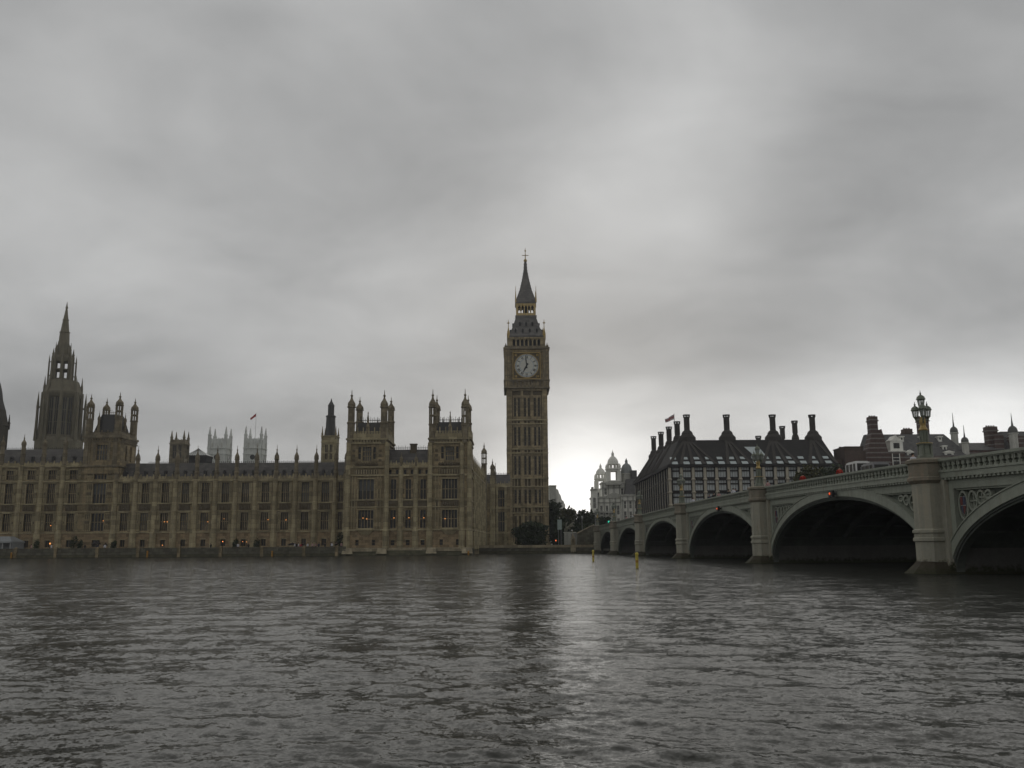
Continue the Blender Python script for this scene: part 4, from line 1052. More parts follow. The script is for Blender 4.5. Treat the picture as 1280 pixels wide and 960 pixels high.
# dark spire cut by the left edge of the photo
YD = 300.0; dx0 = xx(-13, 530, YD)
D = thing('spire_tower', 'dark pointed spire tower at the end of the palace roofs, cut by the photo edge', 'tower', (dx0, YD, 5))
zd = lambda py: zx(0, py, YD)
b = MB(); b.lathe(dx0, YD, [(5.6, 4), (5.6, zd(533)), (5.9, zd(532)), (5.2, zd(526)), (4.7, zd(518)), (4.4, zd(512))], 8); b.build('tower_wall', SPIRE_D, D)
b = MB(); b.lathe(dx0, YD, [(4.4, zd(513)), (3.3, zd(500)), (2.9, zd(490)), (2.2, zd(480)), (1.2, zd(470)), (.3, zd(461)), (.05, zd(457))], 8); b.build('spire', LEAD, D)
for i in range(8):
    a = PI / 8 + i * PI / 4; p = MB(); pinnacle(p, dx0 + 5.6 * math.cos(a), YD + 5.6 * math.sin(a), zd(536), zd(517), .4); pinnacle(p, dx0 + 3.4 * math.cos(a), YD + 3.4 * math.sin(a), zd(515), zd(501), .32); p.build('pinnacle', SPIRE_D, D)

# turret tower with dark pointed lead top
YV = 300.0
V = thing('turret_tower', 'square yellow stone turret with tall dark lead cap beside the pavilion', 'tower', (xx(412.3, 560, YV), YV, 5))
zv = lambda py: zx(412, py, YV); vx = xx(412.6, 560, YV); vh = 2.3
b = MB()
for fr in [frame(vx, YV, a) for a in (0, PI / 2, PI, -PI / 2)]:
    b.xf = fr; wall_holes(b, -vh, vh - .6, 5, zv(546), -vh, -vh + .6, [(s_ * .75 - .42, s_ * .75 + .42, za, zb_) for s_ in (-1, 1) for za, zb_ in ((zv(566), zv(556.5)), (zv(575), zv(567.5)))])
    b.box(-vh - .25, vh - .5, -vh - .25, -vh + .5, zv(554), zv(553)); b.box(-vh - .3, vh - .5, -vh - .3, -vh + .5, zv(547), zv(545.5))
    for s_ in (-1, 1): b.box(s_ * (vh - .05), s_ * (vh - .7), -vh - .15, -vh + .3, 5, zv(546.5))
b.xf = None; b.build('tower_wall', STONE_L, V)
for s_ in (-1, 1):
    for za, zb_ in ((566, 556.5), (575, 567.5)): window(V, (vx + s_ * .75, YV - vh + .4, zv(za)), .84, zv(zb_) - zv(za), nx=2, ny=1, name='louvre')
b = MB()
b.lathe(vx, YV, [(1.75, zv(547)), (1.7, zv(545)), (1.5, zv(522)), (1.7, zv(521.5)), (1.7, zv(520)), (1.05, zv(519)), (1.05, zv(508)), (1.2, zv(507.5)), (.8, zv(505)), (.35, zv(502)), (.06, zv(498))], 8); b.build('lead_cap', LEAD, V)
for sx in (-1, 1):
    for sy in (-1, 1): p = MB(); pinnacle(p, vx + sx * (vh - .1), YV + sy * (vh - .1), zv(550), zv(534), .36); p.build('pinnacle', STONE, V)

# abbey towers, the smaller church tower and the glazed gable beyond
def church_tower(name, label, px0, px1, top, base, tip, Y, m_, dark=None, wide=1.0, circ=True, depth=1.0):
    x0, x1 = xx(px0, 560, Y), xx(px1, 560, Y); wd = x1 - x0; zt_, zb_, zp_ = zx(px0, top, Y), 5.0, zx(px0, tip, Y)
    T = thing(name, label, 'church tower', ((x0 + x1) / 2, Y + wd / 2, 5))
    b = MB(); u = wd / 2; frs = [frame((x0 + x1) / 2, Y + wd / 2, a) for a in (0, PI / 2, PI, -PI / 2)]
    h = zx(px0, 0, Y) - zx(px0, 1, Y)
    for k, fr in enumerate(frs):
        b.xf = fr
        hs = [] if circ else [(-u * .62, -u * .12, zt_ - h * 18, zt_ - h * 4), (u * .12, u * .62, zt_ - h * 18, zt_ - h * 4)]
        wall_holes(b, -u, u - .8, zb_, zt_, -u, -u + .8, hs)
        for s_ in (-1, 1): b.box(s_ * (u - .05), s_ * u * .74, -u - .35, -u + .5, zb_, zt_ - .05)
        for q in (9, 15) if circ else (3,): b.box(-u - .5, u - .5, -u - .5, -u + .5, zt_ - h * q, zt_ - h * (q - .9))
        battlement(b, -u, u - .6, -u, -u + .6, zt_, h * 2.2, wd / 6)
    b.xf = None; b.build('tower_wall', m_, T)
    fr = frs[0]
    if circ:
        for k, fr in ((0, frs[0]), (1, frs[1])):
            b = MB(fr); zc2 = zt_ - h * 18
            n = 20; rr_ = wd * .15
            b.strip([(rr_ * math.cos(2 * PI * i / n), zc2 + rr_ * math.sin(2 * PI * i / n)) for i in range(n + 1)], [(rr_ * 1.35 * math.cos(2 * PI * i / n), zc2 + rr_ * 1.35 * math.sin(2 * PI * i / n)) for i in range(n + 1)], -u - .3, -u + .1); b.build('round_window_frame', m_, T)
            b = MB(fr); b.strip([(.01 * math.cos(2 * PI * i / n), zc2 + .01 * math.sin(2 * PI * i / n)) for i in range(n + 1)], [(rr_ * math.cos(2 * PI * i / n), zc2 + rr_ * math.sin(2 * PI * i / n)) for i in range(n + 1)], -u - .12, -u - .02); b.build('round_window', GLASS, T)
            for s_ in (-1, 1): b = MB(fr); b.box(s_ * u * .5 - .35, s_ * u * .5 + .35, -u - .06, -u + .1, zt_ - h * 8, zt_ - h * 3); b.build('louvre', PORT_D, T)
    else:
        for s_ in (-1, 1): window(T, fr(s_ * u * .37, -u + .4, zt_ - h * 18), u * .5, h * 14, nx=2, ny=2, frame_m=m_, name='belfry_window')
    for sx in (-1, 1):
        for sy in (-1, 1): p = MB(); pinnacle(p, (x0 + x1) / 2 + sx * u * .9, Y + u + sy * u * .9, zt_ - h, zp_, wd * .105); p.build('pinnacle', m_, T)
    return T
church_tower('church_tower', 'pale grey abbey tower without a flag, between the glazed gable and its flagged twin', 260, 282.5, 550, 576, 533, 470, ABBEY)
church_tower('church_tower', 'pale grey abbey tower with four pinnacles and a flagpole on top', 305.2, 327, 550, 576, 532.5, 470, ABBEY)
church_tower('church_tower', 'small brown stone church tower with two dark belfry windows', 212.8, 230, 551.5, 576, 538, 400, STONE_G, circ=False)
YG = 430.0
G_ = thing('glazed_gable', 'pale glazed pyramid roof on a dark beam between the church towers', 'roof', (xx(246, 570, YG), YG, 5))
zg_ = lambda py: zx(246, py, YG); gx = [xx(p, 568, YG) for p in (234, 244, 258)]
b = MB(); b.add([(gx[0] - 1, YG, zg_(569)), (gx[2], YG, zg_(569)), (gx[2], YG + 9, zg_(569)), (gx[0] - 1, YG + 9, zg_(569)), (gx[1], YG + 4.5, zg_(559.5))], [(0, 1, 4), (1, 2, 4), (2, 3, 4), (3, 0, 4), (0, 3, 2, 1)]); b.build('glazing', ABBEY, G_)
b = MB(); b.box(gx[0] - 2, gx[2] + .3, YG - .3, YG + 9, zg_(571.5), zg_(569) - .01); b.box(gx[0] - 1, gx[2], YG, YG + 9, 5, zg_(571.5)); b.build('beam', BRONZE, G_)
b = MB()
for i in range(9): 
    t_ = i / 8; b.beam((gx[0] + (gx[2] - gx[0]) * t_, YG - .1, zg_(569)), (gx[1], YG + 4.4, zg_(559.5) + .1), .06, n=4)
b.build('glazing_bar', IRON, G_)

# flags
def union_flag(name, label, px, pytop, pybase, fx0, fy0, fx1, fy1, Y, plain=False):
    """flag on a pole; the cloth hangs from the pole top and drifts to the left"""
    x = xx(px, pytop, Y); zt_, zb_ = zx(px, pytop, Y), zx(px, pybase, Y)
    T = thing(name, label, 'flag', (x, Y, zb_))
    b = MB(); b.lathe(x, Y, [(.13, zb_), (.08, zt_), (.16, zt_ + .05), (.02, zt_ + .3)], 6); b.build('pole', WHITE, T)
    L = x - xx(fx1, fy1, Y); hgt = L * .55; drop = zx(fx0, fy0, Y) - zx(fx1, fy1, Y)
    nu, nv = 24, 16; vs, fs, ks = [], [], []
    for j in range(nv + 1):
        for i in range(nu + 1):
            u, v = i / nu, j / nv
            vs.append((x - .1 - L * u * (1 - .04 * v), Y + .25 * u * L * math.sin(u * 6 + v) * .3, zt_ - .1 - drop * u * .85 - hgt * v * (1 - .35 * u) + .06 * L * math.sin(u * 7) * u))
    for j in range(nv):
        for i in range(nu):
            u, v = (i + .5) / nu, (j + .5) / nv; k = 0
            d1, d2 = abs(u - v), abs(u - (1 - v))
            if plain: k = 1 if (abs(u - .5) < .06 or abs(v - .5) < .08) and False else 2
            else:
                if min(d1, d2) < .16: k = 1
                if min(d1, d2) < .06: k = 2
                if abs(u - .5) < .17 or abs(v - .5) < .25: k = 1
                if abs(u - .5) < .1 or abs(v - .5) < .16: k = 2
            fs.append((j * (nu + 1) + i, j * (nu + 1) + i + 1, (j + 1) * (nu + 1) + i + 1, (j + 1) * (nu + 1) + i)); ks.append(k)
    b = MB(); b.v, b.f, b.k = vs, fs, ks
    b.build('cloth', [FLAGB, FLAGW, RED if plain else FLAGR], T)
union_flag('flag', 'small red flag on a pole atop the pale abbey tower', 320.3, 516.5, 549, 320, 518, 313, 525, 474, True)
# ------------------------------------------------------------------ dark office block with tall chimneys
YP = 285.0
px0, px1 = xx(838, 610, YP), xx(1046, 580, YP); YPB = 366.0
PH = thing('office_building', 'dark bronze roofed office block with tall ventilation chimneys beyond the bridge', 'office block', ((px0 + px1) / 2, YP, 5.6))
zP = lambda py: zx(930, py, YP)
ze, zr = zP(582), zx(930, 549.8, 298.5)
cols = [xx(p, 610, YP) for p in np.arange(837.5, 1046, 14.72)]
cols[-1] = px1
rows = [(zP(596), zP(584)), (zP(612.5), zP(600)), (zP(629), zP(616.5)), (zP(645), zP(633))]
wall, colm, mull = MB(), MB(), MB()
holes = []
for a, b_ in zip(cols[:-1], cols[1:]):
    xm, ww = (a + b_) / 2, (b_ - a) * .64
    for z0, z1 in rows: holes.append((xm - ww / 2, xm + ww / 2, z0, z1))
wall_holes(wall, px0 + .01, px1, 5.6, ze, YP, YP + .9, holes)
n_front = 0
for h in holes:
    if h[2] > 7: window(PH, ((h[0] + h[1]) / 2, YP + .5, h[2]), h[1] - h[0], h[3] - h[2], nx=3, ny=1, glass=PHGLASS, frame_m=BRONZE, arch=False, bar=.06); mull.box(h[0], h[1], YP + .1, YP + .5, h[2] + (h[3] - h[2]) * .58, h[2] + (h[3] - h[2]) * .72)
for i, x in enumerate(cols):
    colm.box(x - .42, x + .42, YP - .55, YP - .003, 5.6, ze - .4)
    for py in (599, 615, 631): colm.lathe(x, YP - .35, [(.5, zP(py + 1.6)), (.72, zP(py)), (.5, zP(py - 1.6))], 8)
frl = frame(px0, YPB, -PI / 2); LL = YPB - YP; nl = 16; bl = LL / nl; holes = []
for i in range(nl):
    for z0, z1 in rows[:3]: 
        holes.append((bl * i + bl * .14, bl * i + bl * .86, z0, z1))
wall.xf = frl; wall_holes(wall, 0, LL, 5.6, ze, 0, .9, holes); wall.xf = None
for h in holes: window(PH, frl((h[0] + h[1]) / 2, .05, h[2]), h[1] - h[0], h[3] - h[2], rotz=-PI / 2, nx=4, ny=1, glass=PHGLASS, frame_m=BRONZE, arch=False, bar=.2, name='side_window')
colm.xf = frl
for i in range(nl + 1): colm.box(bl * i - .22, bl * i + .22, -.10, -.003, 5.6, ze - .4)
colm.xf = None
wall.box(px0 + .9, px1, YPB - .9, YPB, 5.6, ze); wall.box(px1 - .9, px1 - .005, YP + .9, YPB - .9, 5.6, ze)
wall.build('wall', BRONZE, PH); colm.build('column', PHSTONE, PH); mull.build('transom', BRONZE, PH)
e = MB(); e.box(px0 - .9, px1 + .9, YP - .9, YPB + .9, ze - .5, ze + .35); e.build('eaves', BRONZE, PH)
# mansard roof
ix0, ix1, iy0, iy1 = px0 + 5.5, xx(1028, 549, YP + 13) , YP + 13.5, YPB - 13
rf = MB(); rf.frus(px0 - .4, px1 + .4, YP - .4, YPB + .4, ze + .35, ix0, ix1, iy0, iy1, zr); ro = rf.build('roof', BRONZE, PH)
def rp(x, t_): return (x, YP - .4 + (iy0 - YP + .4) * t_ - .02, ze + .35 + (zr - ze - .35) * t_)
# two rows of roof windows set in the slope
for row, (py0, py1) in enumerate(((580.5, 576), (573, 569.5))):
    for a, b_ in zip(cols[:-1], cols[1:]):
        xm = (a + b_) / 2; t0, t1 = (zP(py0) - ze - .35) / (zr - ze - .35), (zP(py1) - ze - .35) / (zr - ze - .35)
        t0 = max(t0, .02); p0, p1 = rp(xm, t0), rp(xm, t1); k = .95 - .1 * row
        d = MB(); d.hexa([(xm - k, p0[1] - .25, p0[2]), (xm + k, p0[1] - .25, p0[2]), (xm + k, p0[1] + .5, p0[2]), (xm - k, p0[1] + .5, p0[2])], [(xm - k, p1[1] - .25, p1[2]), (xm + k, p1[1] - .25, p1[2]), (xm + k, p1[1] + .5, p1[2]), (xm - k, p1[1] + .5, p1[2])]); d.build('roof_window', PHGLASS2, ro)
q = MB(); a_, b_ = rp(xx(933.5, 560, YP + 8), .70), rp(xx(949, 560, YP + 8), .33)
q.hexa([(a_[0] + 1.2, b_[1] - .3, b_[2]), (b_[0] + 1, b_[1] - .3, b_[2]), (b_[0] + 1, b_[1] + .3, b_[2]), (a_[0] + 1.2, b_[1] + .3, b_[2])], [(a_[0] - .6, a_[1] - .3, a_[2]), (b_[0], a_[1] - .3, a_[2]), (b_[0], a_[1] + .3, a_[2]), (a_[0] - .6, a_[1] + .3, a_[2])]); q.build('roof_glazing', PHGLASS2, ro)
dleft = MB()
# ducts fanning down the roof from each chimney foot
chx = [858.8, 908.7, 966.3, 1016]
duct = MB()
for j, cpx in enumerate(chx):
    cxr = xx(cpx, 545, iy0)
    for i, x in enumerate(cols):
        near = min(range(4), key=lambda q_: abs(xx(chx[q_], 545, iy0) - x))
        if near != j: continue
        p, q_ = rp(x, .02), rp(cxr + (x - cxr) * .14, .97)
        duct = MB(); duct.hexa([(p[0] - .5, p[1] - .45, p[2]), (p[0] + .5, p[1] - .45, p[2]), (p[0] + .5, p[1] + .3, p[2]), (p[0] - .5, p[1] + .3, p[2])], [(q_[0] - .4, q_[1] - .4, q_[2]), (q_[0] + .4, q_[1] - .4, q_[2]), (q_[0] + .4, q_[1] + .3, q_[2]), (q_[0] - .4, q_[1] + .3, q_[2])]); duct.build('roof_duct', BRONZE2, ro)
    # left slope ducts
for k_, yq in enumerate((315, 331, 346, 360)):
    for dq in (-4, -1.4, 1.4, 4):
        y_ = yq + dq * 1.4; dleft.hexa([(px0 - .7, y_ - .4, ze + .5), (px0 + .2, y_ - .4, ze + .3), (px0 + .2, y_ + .4, ze + .3), (px0 - .7, y_ + .4, ze + .5)], [(ix0 - .5, yq + dq * .3 - .3, zr), (ix0 + .2, yq + dq * .3 - .3, zr - .2), (ix0 + .2, yq + dq * .3 + .3, zr - .2), (ix0 - .5, yq + dq * .3 + .3, zr)])
dleft.build('roof_duct', BRONZE2, ro)
def vent_chimney(px, top, Y, base, s_=1.0):
    x = xx(px, 540, Y); zt_ = zx(px, top, Y); z0 = zr - .6; zbp = zx(px, base, Y) 
    c = MB(); R_ = 2.6 * s_; H = zbp - zr
    c.lathe(x, Y, [(R_ * 1.05, z0 - 2.2), (R_ * 1.05, zr + H * .28), (R_ * .98, zr + H * .36), (R_ * .70, zr + H * .62), (R_ * .70, zr + H * .72), (R_ * .55, zr + H * .9), (R_ * .37, zbp), (.95, zbp + .05), (.95, zt_ - 1.0), (1.12, zt_ - .95), (1.12, zt_ - .75)], 12)
    for i in range(6):
        a = PI / 6 + i * PI / 3; c.box(x + 1.0 * math.cos(a) - .14, x + 1.0 * math.cos(a) + .14, Y + 1.0 * math.sin(a) - .14, Y + 1.0 * math.sin(a) + .14, zt_ - .76, zt_ - .18)
    c.lathe(x, Y, [(1.18, zt_ - .2), (1.22, zt_), (.9, zt_ + .02)], 12)
    c.build('chimney', BRONZE2, PH)
for p in chx: vent_chimney(p, 518.5, iy0 + 1.5, 538, 1.0)
for p, tp, Y in ((846.6, 527, 316), (836.2, 533.5, 331), (826, 540, 346), (816.6, 545.5, 361)): vent_chimney(p, tp, Y, tp + 17.0, .8)
for p, tp, Y, s_ in ((993.8, 526, 330, .72), (978, 532.8, 352, .6), (947.5, 545, 352, .6)): vent_chimney(p, tp, Y, tp + 16, s_)
def _pf(): union_flag('flag', 'faded union flag flying from the chimneys of the dark office block', 842.7, 517.5, 529, 842, 519, 831.5, 526.5, 320)
_pf()

# ------------------------------------------------------------------ white domed stone offices behind
YW = 398.0
WB_ = thing('domed_building', 'pale stone baroque building with two open belfry towers and a round dome', 'building', (xx(770, 650, YW), YW, 5.6))
zw = lambda py: zx(768, py, YW)
def xw(p, py=620): return xx(p, py, YW)
b, dkw = MB(), MB()
wallm = MB()
def block(x0, x1, y0, y1, z1, nwin, rows_, trim=True):
    hs = []
    for i in range(nwin):
        xm = x0 + (x1 - x0) * (i + .5) / nwin; ww = (x1 - x0) / nwin * .38
        for za, zb_ in rows_: hs.append((xm - ww / 2, xm + ww / 2, za, zb_))
    wall_holes(wallm, x0, x1, 5.6, z1, y0, y0 + .8, hs); wallm.box(x0, x1, y0 + .8, y1, 5.6, z1)
    for h in hs: window(WB_, ((h[0] + h[1]) / 2, y0 + .5, h[2]), h[1] - h[0], h[3] - h[2], nx=2, ny=2, frame_m=PORT, arch=False, bar=.12)
    if trim:
        b.box(x0 - .4, x1 + .4, y0 - .6, y1, z1, z1 + .7); b.box(x0 - .2, x1 + .2, y0 - .35, y1, z1 - 2.2, z1 - 1.7)
        for i in range(nwin + 1): x = x0 + (x1 - x0) * i / nwin; b.box(x - .3, x + .3, y0 - .35, y0 - .003, 5.6, z1)
block(xw(741), xw(790), YW, YW + 14, zw(622.5), 7, [(zw(655), zw(648)), (zw(643), zw(632))])
block(xw(754), xw(789), YW + 1.5, YW + 13, zw(604), 5, [(zw(618), zw(609))])
block(xw(746.5), xw(756), YW + 15, YW + 28, zw(609), 1, [(zw(620), zw(613))], False)
block(xw(776), xw(796), YW - 5, YW + 8, zw(621), 3, [(zw(650), zw(640)), (zw(636), zw(626))])
block(xw(739), xw(746.5), YW - 1, YW + 3, zw(613), 1, [(zw(635), zw(622))], False)
b.box(xw(738.5), xw(747), YW - 1.4, YW + 3.3, zw(613), zw(611)); b.box(xw(739.5), xw(742), YW - 1, YW + 2, zw(611), zw(608.5))
wallm.build('wall', PORT, WB_)
def belfry(cxp, hwp, z_base, z_mid, z_arch, z_dome, tip, y):
    """square base, open arched stage seen through, round colonnade, dome, lantern"""
    x = xw(cxp, 590); u = hwp / 1168 * y; T = MB()
    T.box(x - u, x + u, y - u, y + u, z_base, z_mid)
    T.box(x - u * 1.12, x + u * 1.12, y - u * 1.12, y + u * 1.12, z_mid - .5, z_mid)
    za = z_mid + (z_arch - z_mid) * .78
    for sx in (-1, 1):
        for sy in (-1, 1):
            T.box(x + sx * u, x + sx * u * .48, y + sy * u, y + sy * u * .48, z_mid, za)
            T.lathe(x + sx * u * 1.02, y + sy * u * 1.02, [(u * .13, z_mid), (u * .12, za), (u * .18, za + .2)], 8)
    T.box(x - u, x + u, y - u, y + u, za, z_arch); T.box(x - u * 1.14, x + u * 1.14, y - u * 1.14, y + u * 1.14, z_arch - .35, z_arch + .25)
    zd = z_arch + (z_dome - z_arch) * .5
    for i in range(8):
        a = PI / 8 + i * PI / 4; T.lathe(x + u * .78 * math.cos(a), y + u * .78 * math.sin(a), [(u * .16, z_arch + .2), (u * .14, zd)], 6)
    H = tip - zd
    T.lathe(x, y, [(u * .98, zd), (u * 1.0, zd + H * .06), (u * .86, zd + H * .08), (u * .84, zd + H * .2), (u * .7, zd + H * .36), (u * .45, zd + H * .5), (u * .22, zd + H * .58), (u * .2, zd + H * .72), (u * .25, zd + H * .74), (u * .1, zd + H * .86), (.05, tip)], 12)
    for sx in (-1, 1): 
        for sy in (-1, 1): T.lathe(x + sx * u * .95, y + sy * u * .95, [(u * .14, z_arch + .2), (u * .18, z_arch + 1.2), (u * .05, z_arch + 2.2)], 6)
    T.build('belfry_tower', PORT, WB_)
belfry(767.6, 8.2, zw(628), zw(600), zw(585.5), zw(574), zw(561.5), YW + 4)
belfry(756.8, 7.0, zw(640), zw(607), zw(594), zw(582.5), zw(573.5), YW + 22)
b.box(xw(748), xw(766), YW - 2.2, YW - .65, zw(641), zw(639)); b.box(xw(757.5), xw(777.5), YW - 1, YW + 1.4, zw(606), zw(604)) 
b.ext([(xw(757), zw(622.5) + .75), (xw(778), zw(622.5) + .75), (xw(767.5), zw(615))], YW - .5, YW + 1.2)
b.build('cornice', PORT_D, WB_)
q = MB(); cxd = xw(784.6, 590); rd = 7.2 / 1168 * YW
q.lathe(cxd, YW + 4, [(rd * 1.0, zw(621)), (rd * 1.0, zw(593)), (rd * 1.1, zw(592.5)), (rd * 1.08, zw(591))], 14); q.build('dome_drum', PORT_D, WB_)
q = MB(); q.lathe(cxd, YW + 4, [(rd * 1.02, zw(591)), (rd * .99, zw(587)), (rd * .86, zw(583)), (rd * .62, zw(580)), (rd * .28, zw(578.5)), (rd * .22, zw(576)), (rd * .28, zw(575.5)), (rd * .12, zw(573.5)), (.05, zw(571.5))], 16); q.build('dome', mat('pale_lead_dome', (.25, .26, .25), .6, .2, .8, .3, .1), WB_, smooth=False)
q = MB(); q.box(xw(790), xw(797), YW, YW + 10, zw(621) + .7, zw(588)); q.frus(xw(780), xw(797), YW - 4.5, YW + 8, zw(621) + .7, xw(783), xw(796), YW - 1, YW + 5, zw(599)); q.build('dark_roof', SLATE2, WB_)

# pale building and tower block left of the gap, beyond the trees
YQ = 400.0
Q = thing('stone_building', 'pale stone building with stepped gable beside the clock tower, above the trees', 'building', (xx(700, 660, YQ), YQ, 1.3))
zq = lambda py: zx(700, py, YQ); xq = lambda p: xx(p, 630, YQ)
b = MB(); b.box(xq(685), xq(706.5), YQ, YQ + 15, 1.3, zq(630))
b.ext([(xq(685), zq(631)), (xq(706), zq(631)), (xq(704.5), zq(626)), (xq(702.5), zq(625)), (xq(701), zq(619)), (xq(699.5), zq(617)), (xq(698), zq(612)), (xq(695.5), zq(611)), (xq(685), zq(611))], YQ + .2, YQ + 12); b.build('wall', PORT, Q)
for i in range(3):
    for j in range(3): window(Q, (xq(693 + 4.2 * i), YQ - .06, zq(650 - 8 * j)), 1.0, 2.0, nx=2, ny=2, frame_m=PORT, arch=False)
b = MB(); b.box(xq(687), xq(695.5), YQ - .6, YQ + 12, zq(630), zq(608)); b.box(xq(686.8), xq(695.8), YQ - .9, YQ + 12.2, zq(608), zq(606.6)); b.build('chimney', PORT_D, Q)

# ------------------------------------------------------------------ red brick buildings with white bands
YN = 300.0
N_ = thing('brick_building', 'red brick building with white stone bands, grey slate roof and a tall corner chimney', 'building', (xx(1150, 600, YN), YN, 5.6))
zn = lambda py: zx(1150, py, YN)
def xn(p, py=560): return xx(p, py, YN)
ne, nr_ = zn(570), zn(538.3)
b = MB(); b.box(xn(1083), xn(1196), YN, YN + 22, 5.6, ne)
b.ext([(xn(1082, 590), 5.6), (xn(1110, 590), 5.6), (xn(1110, 565), ne), (xn(1101, 545), nr_ + .5), (xn(1089, 545), nr_ - .4), (xn(1086.5), zn(553)), (xn(1083.5), zn(562)), (xn(1081), zn(575))], YN - 1.0, YN + 3)
b.build('wall', BANDED, N_)
b = MB(); b.hexa([(xn(1098), YN + .2, ne - .2), (xn(1214), YN + .2, ne - .2), (xn(1214), YN + 22, ne - .2), (xn(1098), YN + 22, ne - .2)], [(xn(1098), YN + 10, nr_), (xn(1199), YN + 10, nr_), (xn(1199), YN + 12, nr_), (xn(1098), YN + 12, nr_)])
nro = b.build('roof', SLATE2, N_)
def chim(px_a, px_b, top, base, Y, root, m_=BANDED, depth=3.0):
    c = MB(); x0, x1 = xx(px_a, 540, Y), xx(px_b, 540, Y); zt_ = zx(px_a, top, Y)
    c.box(x0, x1, Y, Y + depth, zx(px_a, base, Y), zt_ - 1.6); c.box(x0 - .25, x1 + .25, Y - .25, Y + depth + .25, zt_ - 1.6, zt_ - 1.2); c.box(x0 - .05, x1 + .05, Y - .05, Y + depth + .05, zt_ - 1.2, zt_)
    n_ = max(2, int((x1 - x0) / .8))
    for i in range(n_): c.lathe(x0 + (x1 - x0) * (i + .5) / n_, Y + depth / 2, [(.3, zt_), (.24, zt_ + .5)], 8)
    return c.build('chimney', m_, root)
chim(1088.8, 1098, 520.5, 552, YN - .6, N_)
chim(1131, 1140.5, 536, 548, YN + 11, nro, BRICK)
chim(1151, 1162, 521, 550, YN + 11, N_, BANDED)
def dormer(pxa, pxb, top, base, root, Y, gable=True):
    x0, x1, z0, z1 = xx(pxa, 560, Y), xx(pxb, 560, Y), zx(pxa, base, Y), zx(pxa, top, Y); H = z1 - z0
    d = MB(); zz = z0 + H * (.62 if gable else .75)
    xm = (x0 + x1) / 2; ww = (x1 - x0) * .5
    wall_holes(d, x0, x1, z0 - .5, zz, Y, Y + 6, [(xm - ww / 2, xm + ww / 2, z0 + H * .15, zz - H * .12)])
    d.box(x0 - .25, x1 + .25, Y - .25, Y + 6, zz, zz + .3)
    if gable: d.ext([(x0 + .3, zz + .3), (x1 - .3, zz + .3), (xm + ww * .35, zz + H * .2), (xm, z1), (xm - ww * .35, zz + H * .2)], Y, Y + 5)
    else: d.ext([(x0 - .1, zz + .3), (x1 + .1, zz + .3), (xm, z1)], Y - .1, Y + 5)
    o = d.build('dormer', PORT, root)
    p = MB(); p.box(xm - ww / 2, xm + ww / 2, Y + .3, Y + .6, z0 + H * .15, zz - H * .12); p.box(xm - .08, xm + .08, Y + .1, Y + .3, z0 + H * .15, zz - H * .12); p.build('dormer_window', GLASS, o)
dormer(1113, 1129, 544, 563.5, nro, YN + .7)
dormer(1133.5, 1141, 562, 577, nro, YN + .9, False)
dormer(1180.5, 1191.5, 563, 574, nro, YN + .9, False)
for p in (1126, 1152, 1174): dormer(p, p + 4.5, 545, 550.5, nro, YN + 6.6, False)
for p in (1178.5, ): dormer(p, p + 5, 556.5, 563, nro, YN + 3.2, False)
b = MB(); xx0, xx1 = xn(1106, 570), xn(1131, 570); b.box(xx0, xx1, YN - .35, YN + 2, 5.6, zn(563.5)); b.build('bay', BANDED, N_)
for p in (1117, 1121.5): window(N_, (xn(p, 572), YN - .42, zn(580)), 1.0, zn(568) - zn(580), nx=1, ny=3, frame_m=PORT, arch=False)
b = MB(); b.box(xn(1114.5, 572), xn(1115.3, 572), YN - .6, YN, zn(582), zn(567)); b.box(xn(1123.5, 572), xn(1124.3, 572), YN - .6, YN, zn(582), zn(567)); b.box(xx0 - .2, xx1 + .2, YN - .6, YN + 2, zn(564.5), zn(563.3)); b.build('stone_trim', PORT, N_)
def pepperpot(cpx, dome_top, dome_base, tip, wpx, bot, Y, root, win=False):
    x = xx(cpx, 540, Y); r_ = wpx / 2 / 1168 * Y; z = lambda p: zx(cpx, p, Y); H = z(dome_top) - z(dome_base)
    d = MB(); d.lathe(x, Y, [(r_ * .92, z(bot)), (r_ * .92, z(dome_base) - .5), (r_ * 1.12, z(dome_base) - .3), (r_ * 1.12, z(dome_base)), (r_ * .9, z(dome_base) + .1)], 12)
    o = d.build('turret', PORT_D, root)
    d = MB(); d.lathe(x, Y, [(r_ * 1.0, z(dome_base) + .1), (r_ * 1.03, z(dome_base) + H * .35), (r_ * .86, z(dome_base) + H * .7), (r_ * .5, z(dome_base) + H * .95), (r_ * .27, z(dome_top)), (r_ * .2, z(dome_top) + .8), (r_ * .12, z(dome_top) + (z(tip) - z(dome_top)) * .45), (.06, z(tip))], 12); d.build('dome', mat('turret_lead', (.11, .11, .10), .7, .3, 1, .3, .2), o)
    if win: d = MB(); d.box(x - r_ * .35, x + r_ * .35, Y - r_ * 1.0, Y - r_ * .7, z(bot) , z(bot) + 2.2); d.build('arched_window', GLASS, o)
pepperpot(1192.5, 533.5, 541, 516, 9.5, 570, YN + 8, N_)
pepperpot(1205, 546.5, 553, 531.5, 9, 575, YN + 2, N_)
N2 = thing('brick_building', 'red brick building whose domed turret has an arched window, cut by the photo edge', 'building', (xx(1250, 600, YN), YN, 5.6))
b = MB(); b.box(xn(1205), xn(1330), YN + 3, YN + 24, 5.6, zn(562)); b.build('wall', BANDED, N2)
b = MB(); b.hexa([(xn(1203), YN + 2.6, zn(562)), (xn(1262), YN + 2.6, zn(562)), (xn(1262), YN + 24, zn(562)), (xn(1203), YN + 24, zn(562))], [(xn(1203), YN + 11, zn(549.5)), (xn(1262), YN + 11, zn(549.5)), (xn(1262), YN + 13, zn(549.5)), (xn(1203), YN + 13, zn(549.5))])
